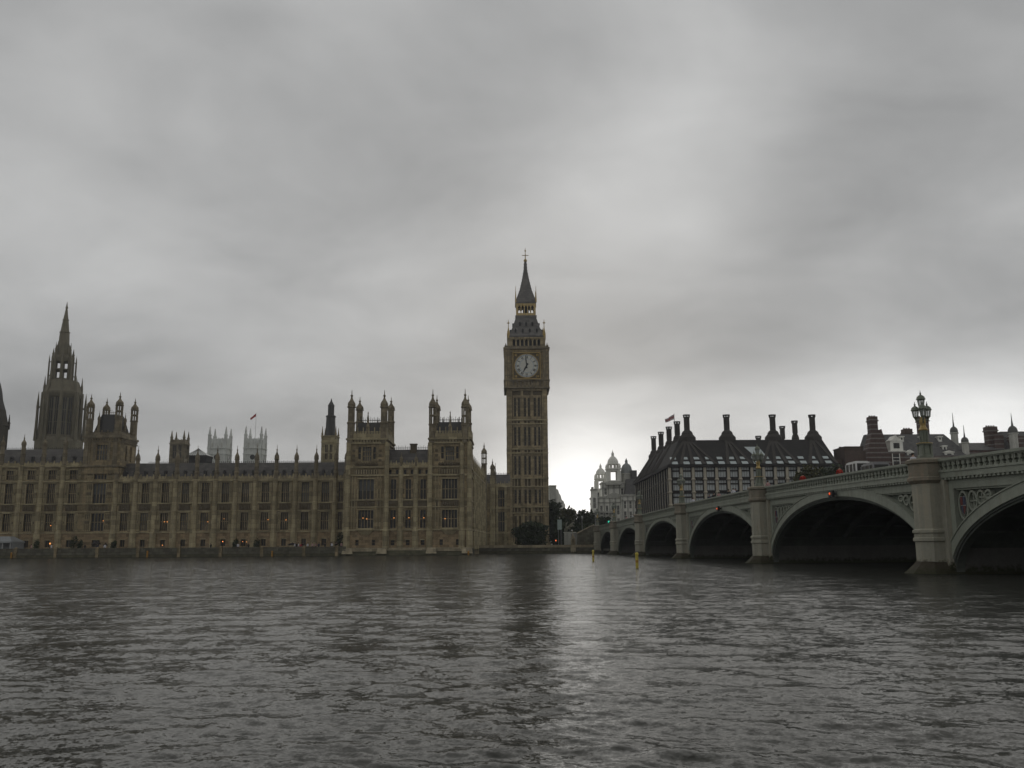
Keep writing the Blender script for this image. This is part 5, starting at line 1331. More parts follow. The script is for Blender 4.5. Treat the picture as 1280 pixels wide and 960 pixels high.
b.hexa([(xn(1270), YN + 2.6, zn(562)), (xn(1335), YN + 2.6, zn(562)), (xn(1335), YN + 24, zn(562)), (xn(1270), YN + 24, zn(562))], [(xn(1271), YN + 9, zn(536)), (xn(1335), YN + 9, zn(536)), (xn(1335), YN + 13, zn(536)), (xn(1271), YN + 13, zn(536))]); b.build('roof', SLATE2, N2)
chim(1235, 1247, 533, 560, YN + 6, N2); chim(1243, 1253.5, 543, 565, YN + 4, N2)
pepperpot(1266, 532.5, 541.5, 516.5, 11.5, 575, YN + 2, N2, True)
b = MB(); b.box(xn(1271), xn(1300), YN + 1.5, YN + 6, 5.6, zn(545)); b.build('gable', BANDED, N2)
K = thing('brick_building', 'plain dark brick chimney block between the office block and the banded building', 'building', (xx(1068, 600, 290), 290, 5.6))
zk = lambda p: zx(1068, p, 290); xk = lambda p: xx(p, 575, 290)
b = MB(); b.box(xk(1056.5), xk(1079.5), 290, 300, 5.6, zk(559)); b.build('wall', BRICK, K)
b = MB(); b.box(xk(1056), xk(1080), 289.6, 300.4, zk(559), zk(558))
for i in range(6): b.lathe(xk(1058.5 + 3.9 * i), 295, [(.5, zk(558)), (.4, zk(556.3))], 8)
b.build('chimney_pots', BRICK, K)
b = MB(); b.box(xk(1044), xk(1056), 292, 302, 5.6, zk(573)); b.box(xk(1079.6), xk(1086), 292, 302, 5.6, zk(563)); b.build('low_wing', BRICK, K)
# ------------------------------------------------------------------ arched iron bridge
SX0 = xx(747, 683, 243.6) + .85
ang_b = math.atan2(-.9995, .0317)
bf = frame(SX0, 243.6, ang_b)                     # u towards the camera's bank, v away to the north
BW = 26.0
_hs = [0, 30.4, 65.3, 103.4, 143, 181.1, 192]; _hz = [7.16, 7.32, 7.78, 8.12, 8.05, 7.52, 7.25]
_hp = np.polyfit(_hs, _hz, 3)
def HT(u):
    if u > 192: return float(np.polyval(_hp, 192) - (u - 192) * .02)
    return float(np.polyval(_hp, max(u, 0)))
SPANS = [28.9, 31.9, 35.1, 36.6, 35.1, 31.9, 28.9]; PW = 3.05
edges = []; u_ = 0
for s_ in SPANS: edges.append((u_, u_ + s_)); u_ += s_ + PW
PIERS = [e[1] + PW / 2 for e in edges[:-1]]
BR = thing('bridge', 'long pale green arched iron bridge on stone piers crossing the river', 'bridge', bf(126, 0, 0))
def crown(k):
    a, b = edges[k]; return HT((a + b) / 2) - 2.15
def ell(k, off, n=40, lo=0.0, hi=PI):
    a, b = edges[k]; m_, A, R = (a + b) / 2, (b - a) / 2 + off, crown(k) + off
    return [(m_ - A * math.cos(lo + (hi - lo) * i / n), R * math.sin(lo + (hi - lo) * i / n)) for i in range(n + 1)]
def ring_z(k, u, off):
    a, b = edges[k]; m_, A, R = (a + b) / 2, (b - a) / 2 + off, crown(k) + off
    q = 1 - ((u - m_) / A) ** 2
    return R * math.sqrt(q) if q > 0 else 0.0
for k, (a, b) in enumerate(edges):
    n = 44
    m_ = MB(bf); m_.strip(ell(k, .28, n), ell(k, .98, n), -.16, .5); m_.strip(ell(k, .98, n), ell(k, 1.06, n), -.22, .5); ro = m_.build('arch_ring', BR_PAINT, BR)
    m_ = MB(bf); m_.strip(ell(k, 0, n), ell(k, .14, n), .06, .6); m_.strip(ell(k, .14, n), ell(k, .28, n), -.05, .6); m_.build('arch_lip', BR_RIB, ro)
    # vault plates and ribs under the roadway
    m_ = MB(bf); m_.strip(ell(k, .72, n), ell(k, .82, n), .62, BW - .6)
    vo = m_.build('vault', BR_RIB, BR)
    m_ = MB(bf)
    lo_ = next(i for i, p in enumerate(ell(k, .02, n)) if p[1] > 2.25)
    for j in range(1, 7): v = j * BW / 7; m_.strip(ell(k, .02, n)[lo_:n + 1 - lo_], ell(k, .715, n)[lo_:n + 1 - lo_], v - .18, v + .18)
    for i in range(max(lo_, 3), n - max(lo_, 3) + 1, 3):
        p, q = ell(k, .45, n)[i], ell(k, .70, n)[i]; m_.box(p[0] - .12, p[0] + .12, .7, BW - .7, min(p[1], q[1]) - .02, q[1])
    m_.build('vault_rib', BR_RIB, vo)
    # spandrel: frame, recess, tracery
    us = list(np.linspace(a, b, 33))
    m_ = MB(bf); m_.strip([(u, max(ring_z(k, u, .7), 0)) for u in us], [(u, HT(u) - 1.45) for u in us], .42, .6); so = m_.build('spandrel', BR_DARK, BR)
    m_ = MB(bf)
    m_.strip([(u, HT(u) - 2.0) for u in us], [(u, HT(u) - 1.4) for u in us], 0, .41)
    for s_, e in ((1, a), (-1, b)): 
        uj = [e + s_ * .02, e + s_ * .2, e + s_ * .4, e + s_ * .62]
        if s_ < 0: uj = uj[::-1]
        m_.strip([(u, ring_z(k, u, .8)) for u in uj], [(u, HT(e) - 2.0) for u in uj], -.02, .41)
        us2 = [e + s_ * (.62 + 8 * i / 10) for i in range(11)]
        if s_ < 0: us2 = us2[::-1]
        m_.strip([(u, HT(u) - 2.12) for u in us2], [(u, HT(u) - 2.0) for u in us2], .12, .41)
    m_.build('spandrel_frame', BR_PAINT, so)
    for s_, e in ((1, a), (-1, b)):
        u = e + s_ * .78; first = True
        tr = MB(bf)
        for t_ in range(6):
            w_ = .62 * (.86 ** t_)
            uc = u + s_ * w_; zt_ = HT(uc) - 2.16; zb_ = ring_z(k, uc + s_ * w_ * .55, 1.1) + .05
            rz = (zt_ - zb_) / 2
            if rz < .22: break
            rz = min(rz, w_ * 2.0); zc2 = zt_ - rz
            N = 20; e0 = [(uc + w_ * .78 * math.cos(2 * PI * i / N), zc2 + (rz - .14) * math.sin(2 * PI * i / N)) for i in range(N + 1)]; e1 = [(uc + w_ * math.cos(2 * PI * i / N), zc2 + rz * math.sin(2 * PI * i / N)) for i in range(N + 1)]
            tr.strip(e0, e1, .14, .40)
            if not first: tr.box(uc - .05, uc + .05, .22, .40, zc2 - rz * .85, zc2 + rz * .85); tr.box(uc - w_ * .8, uc + w_ * .8, .22, .40, zc2 - .05, zc2 + .05)
            else:
                hz = min(rz * .62, w_ * 1.1); hwid = w_ * .52
                for nm, q in (('shield', 0),):
                    sh = MB(bf)
                    def pt(x, z): return (uc + x * hwid, zc2 + z * hz)
                    sh.mi = 0; sh.ext([pt(-1, 1), pt(-1, -.2), pt(-.6, -.75), pt(0, -1.05), pt(.6, -.75), pt(1, -.2), pt(1, 1)], .16, .40)
                    sh.mi = 1; sh.ext([pt(-.95, .95), pt(-.95, .05), pt(-.05, .05), pt(-.05, .95)], .12, .158); sh.ext([pt(.05, -.05), pt(.05, -.95), pt(.55, -.7), pt(.93, -.2), pt(.93, -.05)], .12, .158)
                    sh.mi = 2; sh.ext([pt(.05, .95), pt(.05, .05), pt(.95, .05), pt(.95, .95)], .12, .158); sh.ext([pt(-.05, -.05), pt(-.93, -.05), pt(-.93, -.2), pt(-.55, -.7), pt(-.05, -.95)], .12, .158)
                    sh.build('shield', [SHIELD_W, SHIELD_R, SHIELD_B], so)
            # small trefoil in the gap below
            if zb_ + .5 < zc2 - rz: 
                zz = ring_z(k, uc, 1.1) + .12
                if zc2 - rz - zz > .35: tr.strip([(uc + .18 * math.cos(2 * PI * i / 10) - s_ * w_ * .3, zc2 - rz - .28 + .18 * math.sin(2 * PI * i / 10)) for i in range(11)], [(uc + .28 * math.cos(2 * PI * i / 10) - s_ * w_ * .3, zc2 - rz - .28 + .28 * math.sin(2 * PI * i / 10)) for i in range(11)], .16, .40)
            u = uc + s_ * w_; first = False
        tr.build('tracery', BR_PAINT, so)
    # parapet of this span (between pier centres)
    pa, pb = a - PW / 2 + .02, b + PW / 2 - .02
    n = 24; us = list(np.linspace(pa, pb, n + 1))
    L_ = lambda d: [(u, HT(u) - d) for u in us]
    m_ = MB(bf)
    m_.strip(L_(.17), L_(0), -.42, .12); m_.strip(L_(.24), L_(.17), -.34, .04)
    m_.strip(L_(.92), L_(.78), -.36, .06); m_.strip(L_(1.28), L_(.92), -.30, .3); m_.strip(L_(1.42), L_(1.28), -.16, .3)
    po = m_.build('parapet', BR_PAINT, BR)
    m_ = MB(bf); c_ = int((pb - pa) / .62)
    for i in range(c_):
        u = pa + (pb - pa) * (i + .5) / c_; h0, h1 = HT(u) - .785, HT(u) - .235; mid = (h0 + h1) / 2; w2 = (pb - pa) / c_ / 2
        m_.box(u - .05, u + .05, -.27, -.05, h0, h1)
        for s_ in (-1, 1):                                       # pointed heads and feet leave a trefoil-like hole
            m_.ext([(u, h1), (u + s_ * w2 * .98, h1), (u + s_ * w2 * .55, h1 - .10), (u + s_ * .2, h1 - .26), (u, h1 - .3)], -.25, -.07)
            m_.ext([(u, h0), (u + s_ * w2 * .6, h0), (u + s_ * .16, h0 + .14), (u, h0 + .2)], -.25, -.07)
    m_.build('pierced_panel', BR_PAINT, po)
    m_ = MB(bf); m_.strip(L_(.78), L_(.24), -.04, .0); m_.build('panel_shade_backing', BR_DARK, po)  # dark sheet added behind the piercings to stand for the shade beyond
    m_ = MB(bf); c_ = int((pb - pa) / .48)
    for i in range(c_):
        u = pa + (pb - pa) * (i + .5) / c_; m_.box(u - .12, u + .12, -.27, -.157, HT(u) - 1.42, HT(u) - 1.285)
    m_.strip(L_(1.41), L_(1.29), -.178, -.158); m_.build('dentils', BR_PAINT, po)
    m_ = MB(bf); m_.strip(L_(.95), L_(.30), BW - .3, BW + .05); m_.strip(L_(.30), L_(.15), BW - .38, BW + .12); m_.strip([(u, HT(u) - 1.4) for u in us], L_(.95), BW - .3, BW + .2); m_.build('north_parapet', BR_PAINT, BR)
    m_ = MB(bf); m_.strip([(u, max(ring_z(k, u, .7), 0)) for u in np.linspace(a, b, 25)], [(u, HT(u) - 1.35) for u in np.linspace(a, b, 25)], BW - .58, BW - .35); m_.build('north_spandrel', BR_PAINT, BR)
us = list(np.linspace(-.5, 254, 90))
m_ = MB(bf); m_.strip([(u, HT(u) - 1.36) for u in us], [(u, HT(u) - 1.08) for u in us], .31, BW - .31); m_.build('deck', ASPH, BR)
m_ = MB(bf); m_.strip([(u, HT(u) - 1.078) for u in us], [(u, HT(u) - .95) for u in us], .32, 4.4); m_.strip([(u, HT(u) - 1.078) for u in us], [(u, HT(u) - .95) for u in us], BW - 4.4, BW - .32); m_.build('footway', PAVE, BR)
m_ = MB(bf)
for i in range(60): u = 2 + i * 4.2; m_.add([(u, 12.93, HT(u) - 1.074), (u + 2, 12.93, HT(u + 2) - 1.074), (u + 2, 13.07, HT(u + 2) - 1.074), (u, 13.07, HT(u) - 1.074)], [(0, 1, 2, 3)])
m_.build('lane_marking', WHITE, BR)
o8_ = 1 / math.cos(PI / 8)
def pier(u, abut=False):
    H = HT(u)
    m_ = MB(bf)
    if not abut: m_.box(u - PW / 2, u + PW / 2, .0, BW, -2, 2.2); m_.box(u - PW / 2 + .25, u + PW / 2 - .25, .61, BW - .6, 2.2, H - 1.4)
    po = m_.build('pier', BR_INNER, BR) if not abut else BR
    r = .95 * o8_
    m_ = MB(bf); m_.lathe(u, -.62, [(r * 1.05, .35), (r * 1.05, 2.05), (r * 1.17, 2.12), (r * 1.17, 2.3), (r * 1.08, 2.36), (r * 1.08, 2.6), (r * 1.17, 2.66), (r * 1.17, 2.82), (r, 2.92), (r, H - 1.62)], 8)
    m_.box(u - PW / 2, u + PW / 2, -.3, .02, -.5, H - 1.45)
    m_.build('pier_shaft', BR_STONE, po)
    m_ = MB(bf); m_.lathe(u, -.62, [(r * 1.02, H - 1.63), (r * 1.24, H - 1.42), (r * 1.24, H - 1.22), (r * 1.12, H - 1.16), (r * 1.12, H - .32), (r * 1.26, H - .24), (r * 1.28, H - .05), (r * 1.1, H + .06)], 8); m_.build('pier_cap', BR_CAP, po)
    m_ = MB(bf); m_.lathe(u, -.7, [(1.95, -1.5), (1.85, .02), (1.7, .14), (1.2, .60), (1.06, .78)], 8, sy=1.0); m_.box(u - PW / 2 - .25, u + PW / 2 + .25, -.7, BW, -2, .12); m_.build('pier_footing', BR_WET, po)
for u in PIERS: pier(u)
pier(-PW / 2 + .2, True)
m_ = MB(bf)
m_.box(-9, -.4, .02, BW, -2, HT(0) - 1.1); m_.box(252.4, 275, .02, BW, -2, HT(252) - 1.1); m_.build('abutment', BR_STONE, BR)
m_ = MB(bf); m_.box(-16, -PW - .2, -.1, .4, HT(0) - 1.6, HT(0) - .1); m_.build('approach_parapet', BR_STONE, BR)
# stairs and approach wall at the bridge head
T = thing('approach_wall', 'grey stone stair wall climbing to the left end of the bridge', 'wall', (18, 249, 1.3))
m_ = MB(); m_.ext([(xx(721, 668, 250), 1.0), (xx(742.5, 668, 250), 1.0), (xx(742.5, 656, 250), zx(742, 656.5, 250)), (xx(733, 660, 250), zx(733, 661, 250)), (xx(722, 668, 250), zx(722, 667, 250))], 249.2, 251); m_.build('wall', WALLST, T)
m_ = MB(); m_.strip([(xx(721.5, 667, 250), zx(722, 667, 250)), (xx(733, 661, 250), zx(733, 661, 250)), (xx(742.4, 656, 250), zx(742, 656.5, 250))], [(xx(721.5, 667, 250), zx(722, 665.8, 250)), (xx(733, 661, 250), zx(733, 659.8, 250)), (xx(742.4, 656, 250), zx(742, 655.3, 250))], 249, 251.2); m_.build('coping', PLINTH, T)

# ornate three-lantern lamps standing on the piers
def lantern(mb, gl, x, y, z, s_):
    gl.lathe(x, y, [(.17 * s_, z + .02), (.24 * s_, z + .5 * s_)], 8)
    mb.lathe(x, y, [(.05, z - .28 * s_), (.1 * s_, z - .12 * s_), (.19 * s_, z), (.19 * s_, z + .03)], 8)
    for i in range(8):
        a = PI / 8 + i * PI / 4
        mb.beam((x + .18 * s_ * math.cos(a), y + .18 * s_ * math.sin(a), z), (x + .255 * s_ * math.cos(a), y + .255 * s_ * math.sin(a), z + .5 * s_), .022, n=4)
    mb.lathe(x, y, [(.27 * s_, z + .49 * s_), (.33 * s_, z + .52 * s_), (.33 * s_, z + .57 * s_), (.3 * s_, z + .60 * s_), (.27 * s_, z + .72 * s_), (.17 * s_, z + .82 * s_), (.07 * s_, z + .87 * s_), (.045, z + .96 * s_), (.08, z + 1.0 * s_), (.03, z + 1.04 * s_), (.012, z + 1.22 * s_)], 8)
def lamp(label, pos):
    T = thing('street_lamp', label, 'street lamp', pos, 'lamps on the bridge piers')
    x, y, z = pos
    b = MB(); b.lathe(x, y, [(.52, z), (.5, z + .25), (.40, z + .3), (.36, z + 1.0)], 8)
    for i in range(4):
        a = PI / 4 + i * PI / 2; b.lathe(x + .42 * math.cos(a), y + .42 * math.sin(a), [(.12, z + .2), (.09, z + .35), (.08, z + .95), (.12, z + 1.0)], 6)
    b.lathe(x, y, [(.5, z + .98), (.5, z + 1.05), (.2, z + 1.12), (.17, z + 1.2), (.2, z + 1.45), (.25, z + 1.9), (.27, z + 1.97)], 8)
    for i in range(4):
        a = PI / 4 + i * PI / 2; b.lathe(x + .24 * math.cos(a), y + .24 * math.sin(a), [(.07, z + 1.05), (.055, z + 1.9)], 5)
    b.build('pedestal', TIMBER, T)
    b = MB(); b.lathe(x, y, [(.3, z + 1.96), (.33, z + 2.02), (.26, z + 2.08), (.17, z + 2.3), (.22, z + 2.55), (.15, z + 2.85), (.1, z + 2.95)], 8); b.build('gilded_ornament', GILD, T); b = MB(); b.lathe(x, y, [(.52, z + 1.05), (.54, z + 1.08), (.5, z + 1.11)], 8); b.build('gilded_collar', GILD, T)
    b, g_ = MB(), MB(); s_ = 1.0
    b.lathe(x, y, [(.08, z + 2.9), (.06, z + 3.6)], 8)
    lantern(b, g_, x, y, z + 3.62, .92)
    for i in range(2 + 1):
        a = PI * .0 + i * 2 * PI / 3 + .25; lx, ly = x + .44 * math.cos(a), y + .44 * math.sin(a)
        lantern(b, g_, lx, ly, z + 2.92, .88); b.beam((x, y, z + 2.62), (lx, ly, z + 2.72), .05); b.beam((x, y, z + 2.3), (x + .3 * math.cos(a), y + .3 * math.sin(a), z + 2.62), .045)
    b.build('lantern_frame', TIMBER, T); g_.build('lantern_glass', LAMPGLASS, T)
    return T
lab = ['ornate three-lantern lamp standing on the stone pier nearest the camera', 'green and gold lamp on the pier in front of the dark office block', 'lamp on the bridge pier below the leftmost office columns', 'slim distant bridge lamp in front of the receding office side wall', 'small distant bridge lamp beside the pale domed building', 'farthest bridge lamp, standing where the stair wall meets the bridge']
order = [PIERS[4], PIERS[3], PIERS[2], PIERS[1], PIERS[0], -PW / 2 + .2]
l0 = None
for lb, u in zip(lab, order):
    p = bf(u, -.62, HT(u) + .05)
    l0 = lamp(lb, p) if l0 is None else l0
    if l0.location != Vector(p): dup(l0, p, lb)
# red navigation lights at the arch crowns
sg0 = None
for k, lb in ((4, 'red signal lamp on the crown of the wide near arch'), (3, 'red signal lamp on the crown of the middle arch, left of the near one')):
    a, b = edges[k]; u = (a + b) / 2 + (1.5 if k == 4 else 1.5); p = Vector(bf(u, -.55, HT(u) - 1.62))
    T = thing('signal_lamp', lb, 'signal lamp', tuple(p), 'red signal lamps on the bridge arches')
    q = MB(); q.box(p.x - .14, p.x + .1, p.y - .45, p.y + .45, p.z - .3, p.z + .25); q.box(p.x + .1, p.x + .5, p.y - .1, p.y + .1, p.z - .1, p.z + .1); q.build('housing', IRON, T)
    q = MB(); q.ball(p.x - .13, p.y + .05, p.z, .11, 10); q.build('lens', NAVRED, T)
# ------------------------------------------------------------------ trees and bushes
def blob_leaves(mb, blobs, n, size, rng):
    """leaf-sized faces scattered through the volume of several uneven lobes"""
    V = np.array([r[3] * r[4] * r[5] for r in blobs]); V = V / V.sum()
    for bi, (cx, cy, cz, rx, ry, rz) in enumerate(blobs):
        m = int(n * V[bi]) + 1
        d = rng.normal(size=(m, 3)); d /= np.linalg.norm(d, axis=1)[:, None]
        rad = (rng.random(m) ** .45) * (1 + .16 * np.sin(d[:, 0] * 7 + bi) * np.cos(d[:, 2] * 6 + bi * 2))
        pts = np.array([cx, cy, cz]) + d * rad[:, None] * np.array([rx, ry, rz])
        for p in pts:
            a = rng.normal(size=3); a /= np.linalg.norm(a); b = rng.normal(size=3); b -= a * a.dot(b); b /= np.linalg.norm(b)
            s_ = size * (.55 + .9 * rng.random())
            mb.add([tuple(p - a * s_), tuple(p + b * s_ * .6), tuple(p + a * s_), tuple(p - b * s_ * .6)], [(0, 1, 2, 3)])
def tree(label, px, pybase, top, wpx, Y, m_=LEAF, n=2600, seed=0, trunk_h=.35, zg=1.3, group='trees in the gap by the bridge head', name='tree', cat='tree', size=.42):
    rng = np.random.default_rng(seed)
    x = xx(px, pybase, Y); zt_ = zx(px, top, Y); w_ = wpx / 1168 * Y / 2; H = zt_ - zg
    T = thing(name, label, cat, (x, Y, zg), group)
    t = MB(); th = zg + H * trunk_h
    t.lathe(x, Y, [(.03 * H + .12, zg - .2), (.024 * H + .05, zg + .5 * (th - zg)), (.02 * H + .04, th)], 8)
    limbs = []
    for i in range(7):
        a = rng.random() * 6.28; r_ = w_ * (.4 + .4 * rng.random()); z_ = zg + H * (.5 + .35 * rng.random())
        t.beam((x, Y, th - .2), (x + r_ * math.cos(a), Y + r_ * .8 * math.sin(a), z_), .02 * H, .03, 5); limbs.append((x + r_ * math.cos(a), Y + r_ * .8 * math.sin(a), z_))
    t.build('trunk', BARK, T)
    blobs = [(x, Y, zg + H * .68, w_ * .75, w_ * .7, H * .27)]
    for l in limbs: blobs.append((l[0], l[1], l[2] + H * .03, w_ * (.28 + .2 * rng.random()), w_ * .35, H * (.10 + .09 * rng.random())))
    if trunk_h < .3: blobs.append((x, Y, zg + H * .35, w_ * .95, w_ * .8, H * .33))
    for i in range(6): a = rng.random() * 6.28; blobs.append((x + w_ * .7 * math.cos(a), Y + w_ * .5 * math.sin(a), zg + H * (.45 + .45 * rng.random()), w_ * .22, w_ * .22, H * .07))
    c = MB(); blob_leaves(c, blobs, n, size, rng); c.build('crown' if name == 'tree' else 'foliage', m_, T)
    return T
tree('broad dark evergreen bush at the foot of the clock tower', 664, 682, 649.5, 45, 268, LEAF, 5200, 1, .12, 1.3, None, 'bush', 'bush', .34)
tree('dark green tree rising against the clock tower wall', 692, 682, 622, 22, 312, LEAF, 4200, 2, .1, 1.3, size=.38)
tree('spreading tree with sky showing through its crown', 711, 682, 631, 24, 350, LEAF2, 2300, 3, size=.42)
tree('dark tree in the middle of the gap, behind the statue', 724, 682, 637.5, 26, 352, LEAF, 3000, 4, .25)
tree('dark tree in front of the pale domed building', 738, 670, 635.5, 22, 330, LEAF, 2800, 5, .25, 1.3)
tree('low dark tree between the bridge end and the domed building', 752, 660, 645, 22, 322, LEAF, 2200, 6, .15, 5.6)
tree('low dark tree filling the lower gap behind the stair wall', 730, 680, 652, 34, 300, LEAF, 3200, 7, .12)
tree('low dark tree behind the pale roadside sign', 703, 682, 645, 22, 300, LEAF, 2600, 8, .12)
tree('olive green tree seen over the bridge before the office block', 1008, 640, 583, 44, 200, LEAF2, 4600, 9, .3, 5.6, 'trees seen over the bridge parapet', size=.28)
tree('dark green tree over the bridge beside the brick chimney block', 1042, 640, 578, 44, 215, LEAF, 4600, 10, .3, 5.6, 'trees seen over the bridge parapet', size=.28)
def shrub(label, px, py, wpx, hpx, Y, seed, z0=1.32):
    rng = np.random.default_rng(seed); x = xx(px, py, Y); w_ = wpx / 1168 * Y / 2; h = hpx / 1168 * Y
    T = thing('shrub', label, 'shrub', (x, Y, z0), 'shrubs on the palace terrace')
    t = MB(); t.lathe(x, Y, [(.1, z0 - .05), (.05, z0 + h * .6)], 6); t.build('stem', BARK, T)
    c = MB(); blob_leaves(c, [(x, Y, z0 + h * .55, w_, w_ * .7, h * .5), (x + w_ * .4, Y, z0 + h * .75, w_ * .5, w_ * .5, h * .3), (x - w_ * .5, Y, z0 + h * .5, w_ * .5, w_ * .5, h * .3)], 420, .16, rng); c.build('foliage', LEAF, T)
for i, (px, w_, h, lb) in enumerate(((45.5, 7, 9, 'round shrub by the terrace wall right of the marquee'), (92, 10, 13, 'dark shrub left of the front tower foot on the terrace'), (100, 7, 8, 'small shrub tight against the left foot of the front tower'), (142, 8, 8, 'low shrub at the right foot of the front tower'), (294, 8, 8, 'low shrub left of the two glowing terrace lamps'), (321, 9, 8, 'low shrub right of the two glowing terrace lamps'), (425, 10, 17, 'tall dark shrub in the corner beside the pavilion'), (433, 7, 14, 'tall dark shrub touching the pavilion corner'))):
    shrub(lb, px, 683, w_, h + 6, 223.5, 30 + i)

# ------------------------------------------------------------------ terrace furniture
T = thing('marquee', 'pale grey marquee tent on the terrace at the left edge', 'marquee', (xx(4, 680, 221), 221, 1.32))
x0, x1 = xx(-14, 680, 220), xx(18.5, 680, 220); za, zb_, zt_ = 1.34, zx(5, 677, 220), zx(5, 670.5, 220)
q = MB(); q.hexa([(x0, 218.5, zb_), (x1, 218.5, zb_), (x1, 224.5, zb_), (x0, 224.5, zb_)], [(x0, 220.6, zt_), (x1 - 1.6, 220.6, zt_), (x1 - 1.6, 222.4, zt_), (x0, 222.4, zt_)]); q.box(x0, x1, 218.4, 224.6, zb_ - .35, zb_ + .02); q.build('canopy', CANVAS, T)
q = MB(); q.box(x0 + .1, x1 - .1, 224.3, 224.4, za, zb_ - .35); q.box(x1 - .25, x1 - .15, 219, 224.3, za, zb_ - .35); q.build('side_panel', CANVAS, T)
q = MB()
for i in range(4): 
    x = x0 + .3 + (x1 - x0 - .6) * i / 3; q.lathe(x, 218.6, [(.06, za), (.06, zb_ - .35)], 6)
q.build('post', WHITE, T)
def parasol(label, px, py, wpx, Y, m_, tilt=.7):
    x, z = xx(px, py, Y), zx(px, py, Y); r_ = wpx / 2 / 1168 * Y
    T = thing('parasol', label, 'parasol', (x, Y, 1.32), 'parasols on the palace terrace')
    q = MB(); q.lathe(x, Y, [(.3, 1.32), (.28, 1.4), (.04, 1.42), (.03, z + .05)], 6); q.build('pole', IRON, T)
    q = MB(); n = 8; vs = [(x, Y, z)] + [(x + r_ * math.cos(2 * PI * i / n), Y + r_ * math.sin(2 * PI * i / n), z - tilt) for i in range(n)] + [(x + r_ * math.cos(2 * PI * i / n), Y + r_ * math.sin(2 * PI * i / n), z - tilt - .18) for i in range(n)]
    q.add(vs, [(0, 1 + i, 1 + (i + 1) % n) for i in range(n)] + [(1 + i, 9 + i, 9 + (i + 1) % n, 1 + (i + 1) % n) for i in range(n)]); q.build('canopy', m_, T)
parasol('large dark parasol open before the front tower', 120.5, 675.5, 12, 219.5, CANVAS_D, .8)
parasol('smaller dark parasol beside the large one', 132, 678.5, 6, 219.5, CANVAS_D, .5)
parasol('dark parasol left of the red one', 365.5, 678, 12, 219.5, CANVAS_D, .5)
parasol('red parasol open on the terrace', 376.5, 680, 7.5, 219, CANVAS_R, .4)
def yellow_post(label, px, pyt, pyb, Y, m_, name='marker_post', cat='marker post', grp='yellow marker posts in the river', r=.13, z0=-1.2):
    x = xx(px, pyb, Y); zt_ = zx(px, pyt, Y)
    T = thing(name, label, cat, (x, Y, 0), grp)
    q = MB(); q.lathe(x, Y, [(r, z0), (r, zt_ - .25), (r * 1.2, zt_ - .22), (r * 1.2, zt_ - .1), (r * .6, zt_)], 10); q.build('post', m_, T)
    q = MB(); q.lathe(x, Y, [(r * 1.06, zt_ * .35), (r * 1.06, zt_ * .5)], 10); q.build('band', ORANGE, T)
yellow_post('yellow marker post standing in the river left of the bridge foot', 741.6, 687.5, 701, 119, YELLOW)
yellow_post('nearer yellow marker post standing in the river before the third pier', 796.4, 690.5, 709, 82, YELLOW)
for px, lb in ((14, 'orange fender post on the river wall below the marquee'), (184, 'orange fender post on the river wall below the front tower windows'), (340, 'orange fender post on the river wall, middle of the palace front'), (585.5, 'orange fender post on the pale corner of the pavilion plinth')):
    Y = Y_TER - .5 if px < 500 else Y_PAV - 2.25
    yellow_post(lb, px, 688.5 if px > 100 else 690.5, 695, Y, ORANGE, 'fender_post', 'fender post', 'orange fender posts along the river wall', .2)

# lamps glowing in windows and on the terrace
lamps = [(63.5, 657, 'in the lower tall window left of the front tower'), (129, 651, 'in the big window of the front tower'), (205.5, 652.3, 'as left one of a pair right of the front tower'), (209, 652.3, 'as right one of a pair right of the front tower'),
         (259.8, 652.3, 'in a lower window under the left abbey tower'), (280, 648.5, 'dim, in a lower window between the abbey towers'), (335, 649.5, 'in a lower window under the right abbey tower'), (357.5, 649.8, 'in a lower window right of the right abbey tower'),
         (453.8, 647.6, 'left one of a pair in the pavilion left tower'), (458.4, 648.6, 'right one of a pair in the pavilion left tower'), (492.4, 647.4, 'in the left narrow window of the pavilion'), (511.2, 647.2, 'in the middle narrow window of the pavilion'), (529.8, 647.2, 'in the right narrow window of the pavilion'), (556.3, 648.3, 'in the big window of the pavilion right tower')]
for px, py, lb in lamps:
    Y = (Y_FAC if px < 433 else Y_PAV - (.5 if px < 480 or px > 540 else 0)) - .2
    p = at(px, py, Y); T = thing('hanging_lamp', 'orange lamp glowing ' + lb, 'lamp', tuple(p), 'lamps glowing in the palace windows')
    q = MB(); q.ball(p.x, p.y, p.z, (.105 if 'dim' not in lb else .07), 8); q.build('bulb', BULB, T)
    q = MB(); q.lathe(p.x, p.y, [(.1, p.z + .17), (.03, p.z + .3)], 6); q.beam((p.x, p.y, p.z + .28), (p.x, p.y + .75, p.z + .32), .03, n=4); q.build('bracket', IRON, T)
for px, py, lb, r_ in ((62.5, 679.5, 'largest bright orange lamp on the terrace, right of the marquee', .2), (203, 681.5, 'orange lamp on the terrace right of the front tower', .11), (278.5, 677, 'bright orange lamp in a ground window, alone', .13), (303.3, 677, 'left of two orange lamps in a ground window', .09), (308.2, 677.4, 'right of two orange lamps in a ground window', .09)):
    p = at(px, py, 224.6); T = thing('terrace_lamp', lb, 'lamp', (p.x, p.y, 1.32), 'orange lamps on the palace terrace')
    q = MB(); q.ball(p.x, p.y, p.z, r_, 8); q.build('bulb', BULB, T)
    q = MB(); q.lathe(p.x, p.y, [(.16, 1.32), (.06, 1.5), (.05, p.z - r_ * .9)], 6); q.build('post', IRON, T)

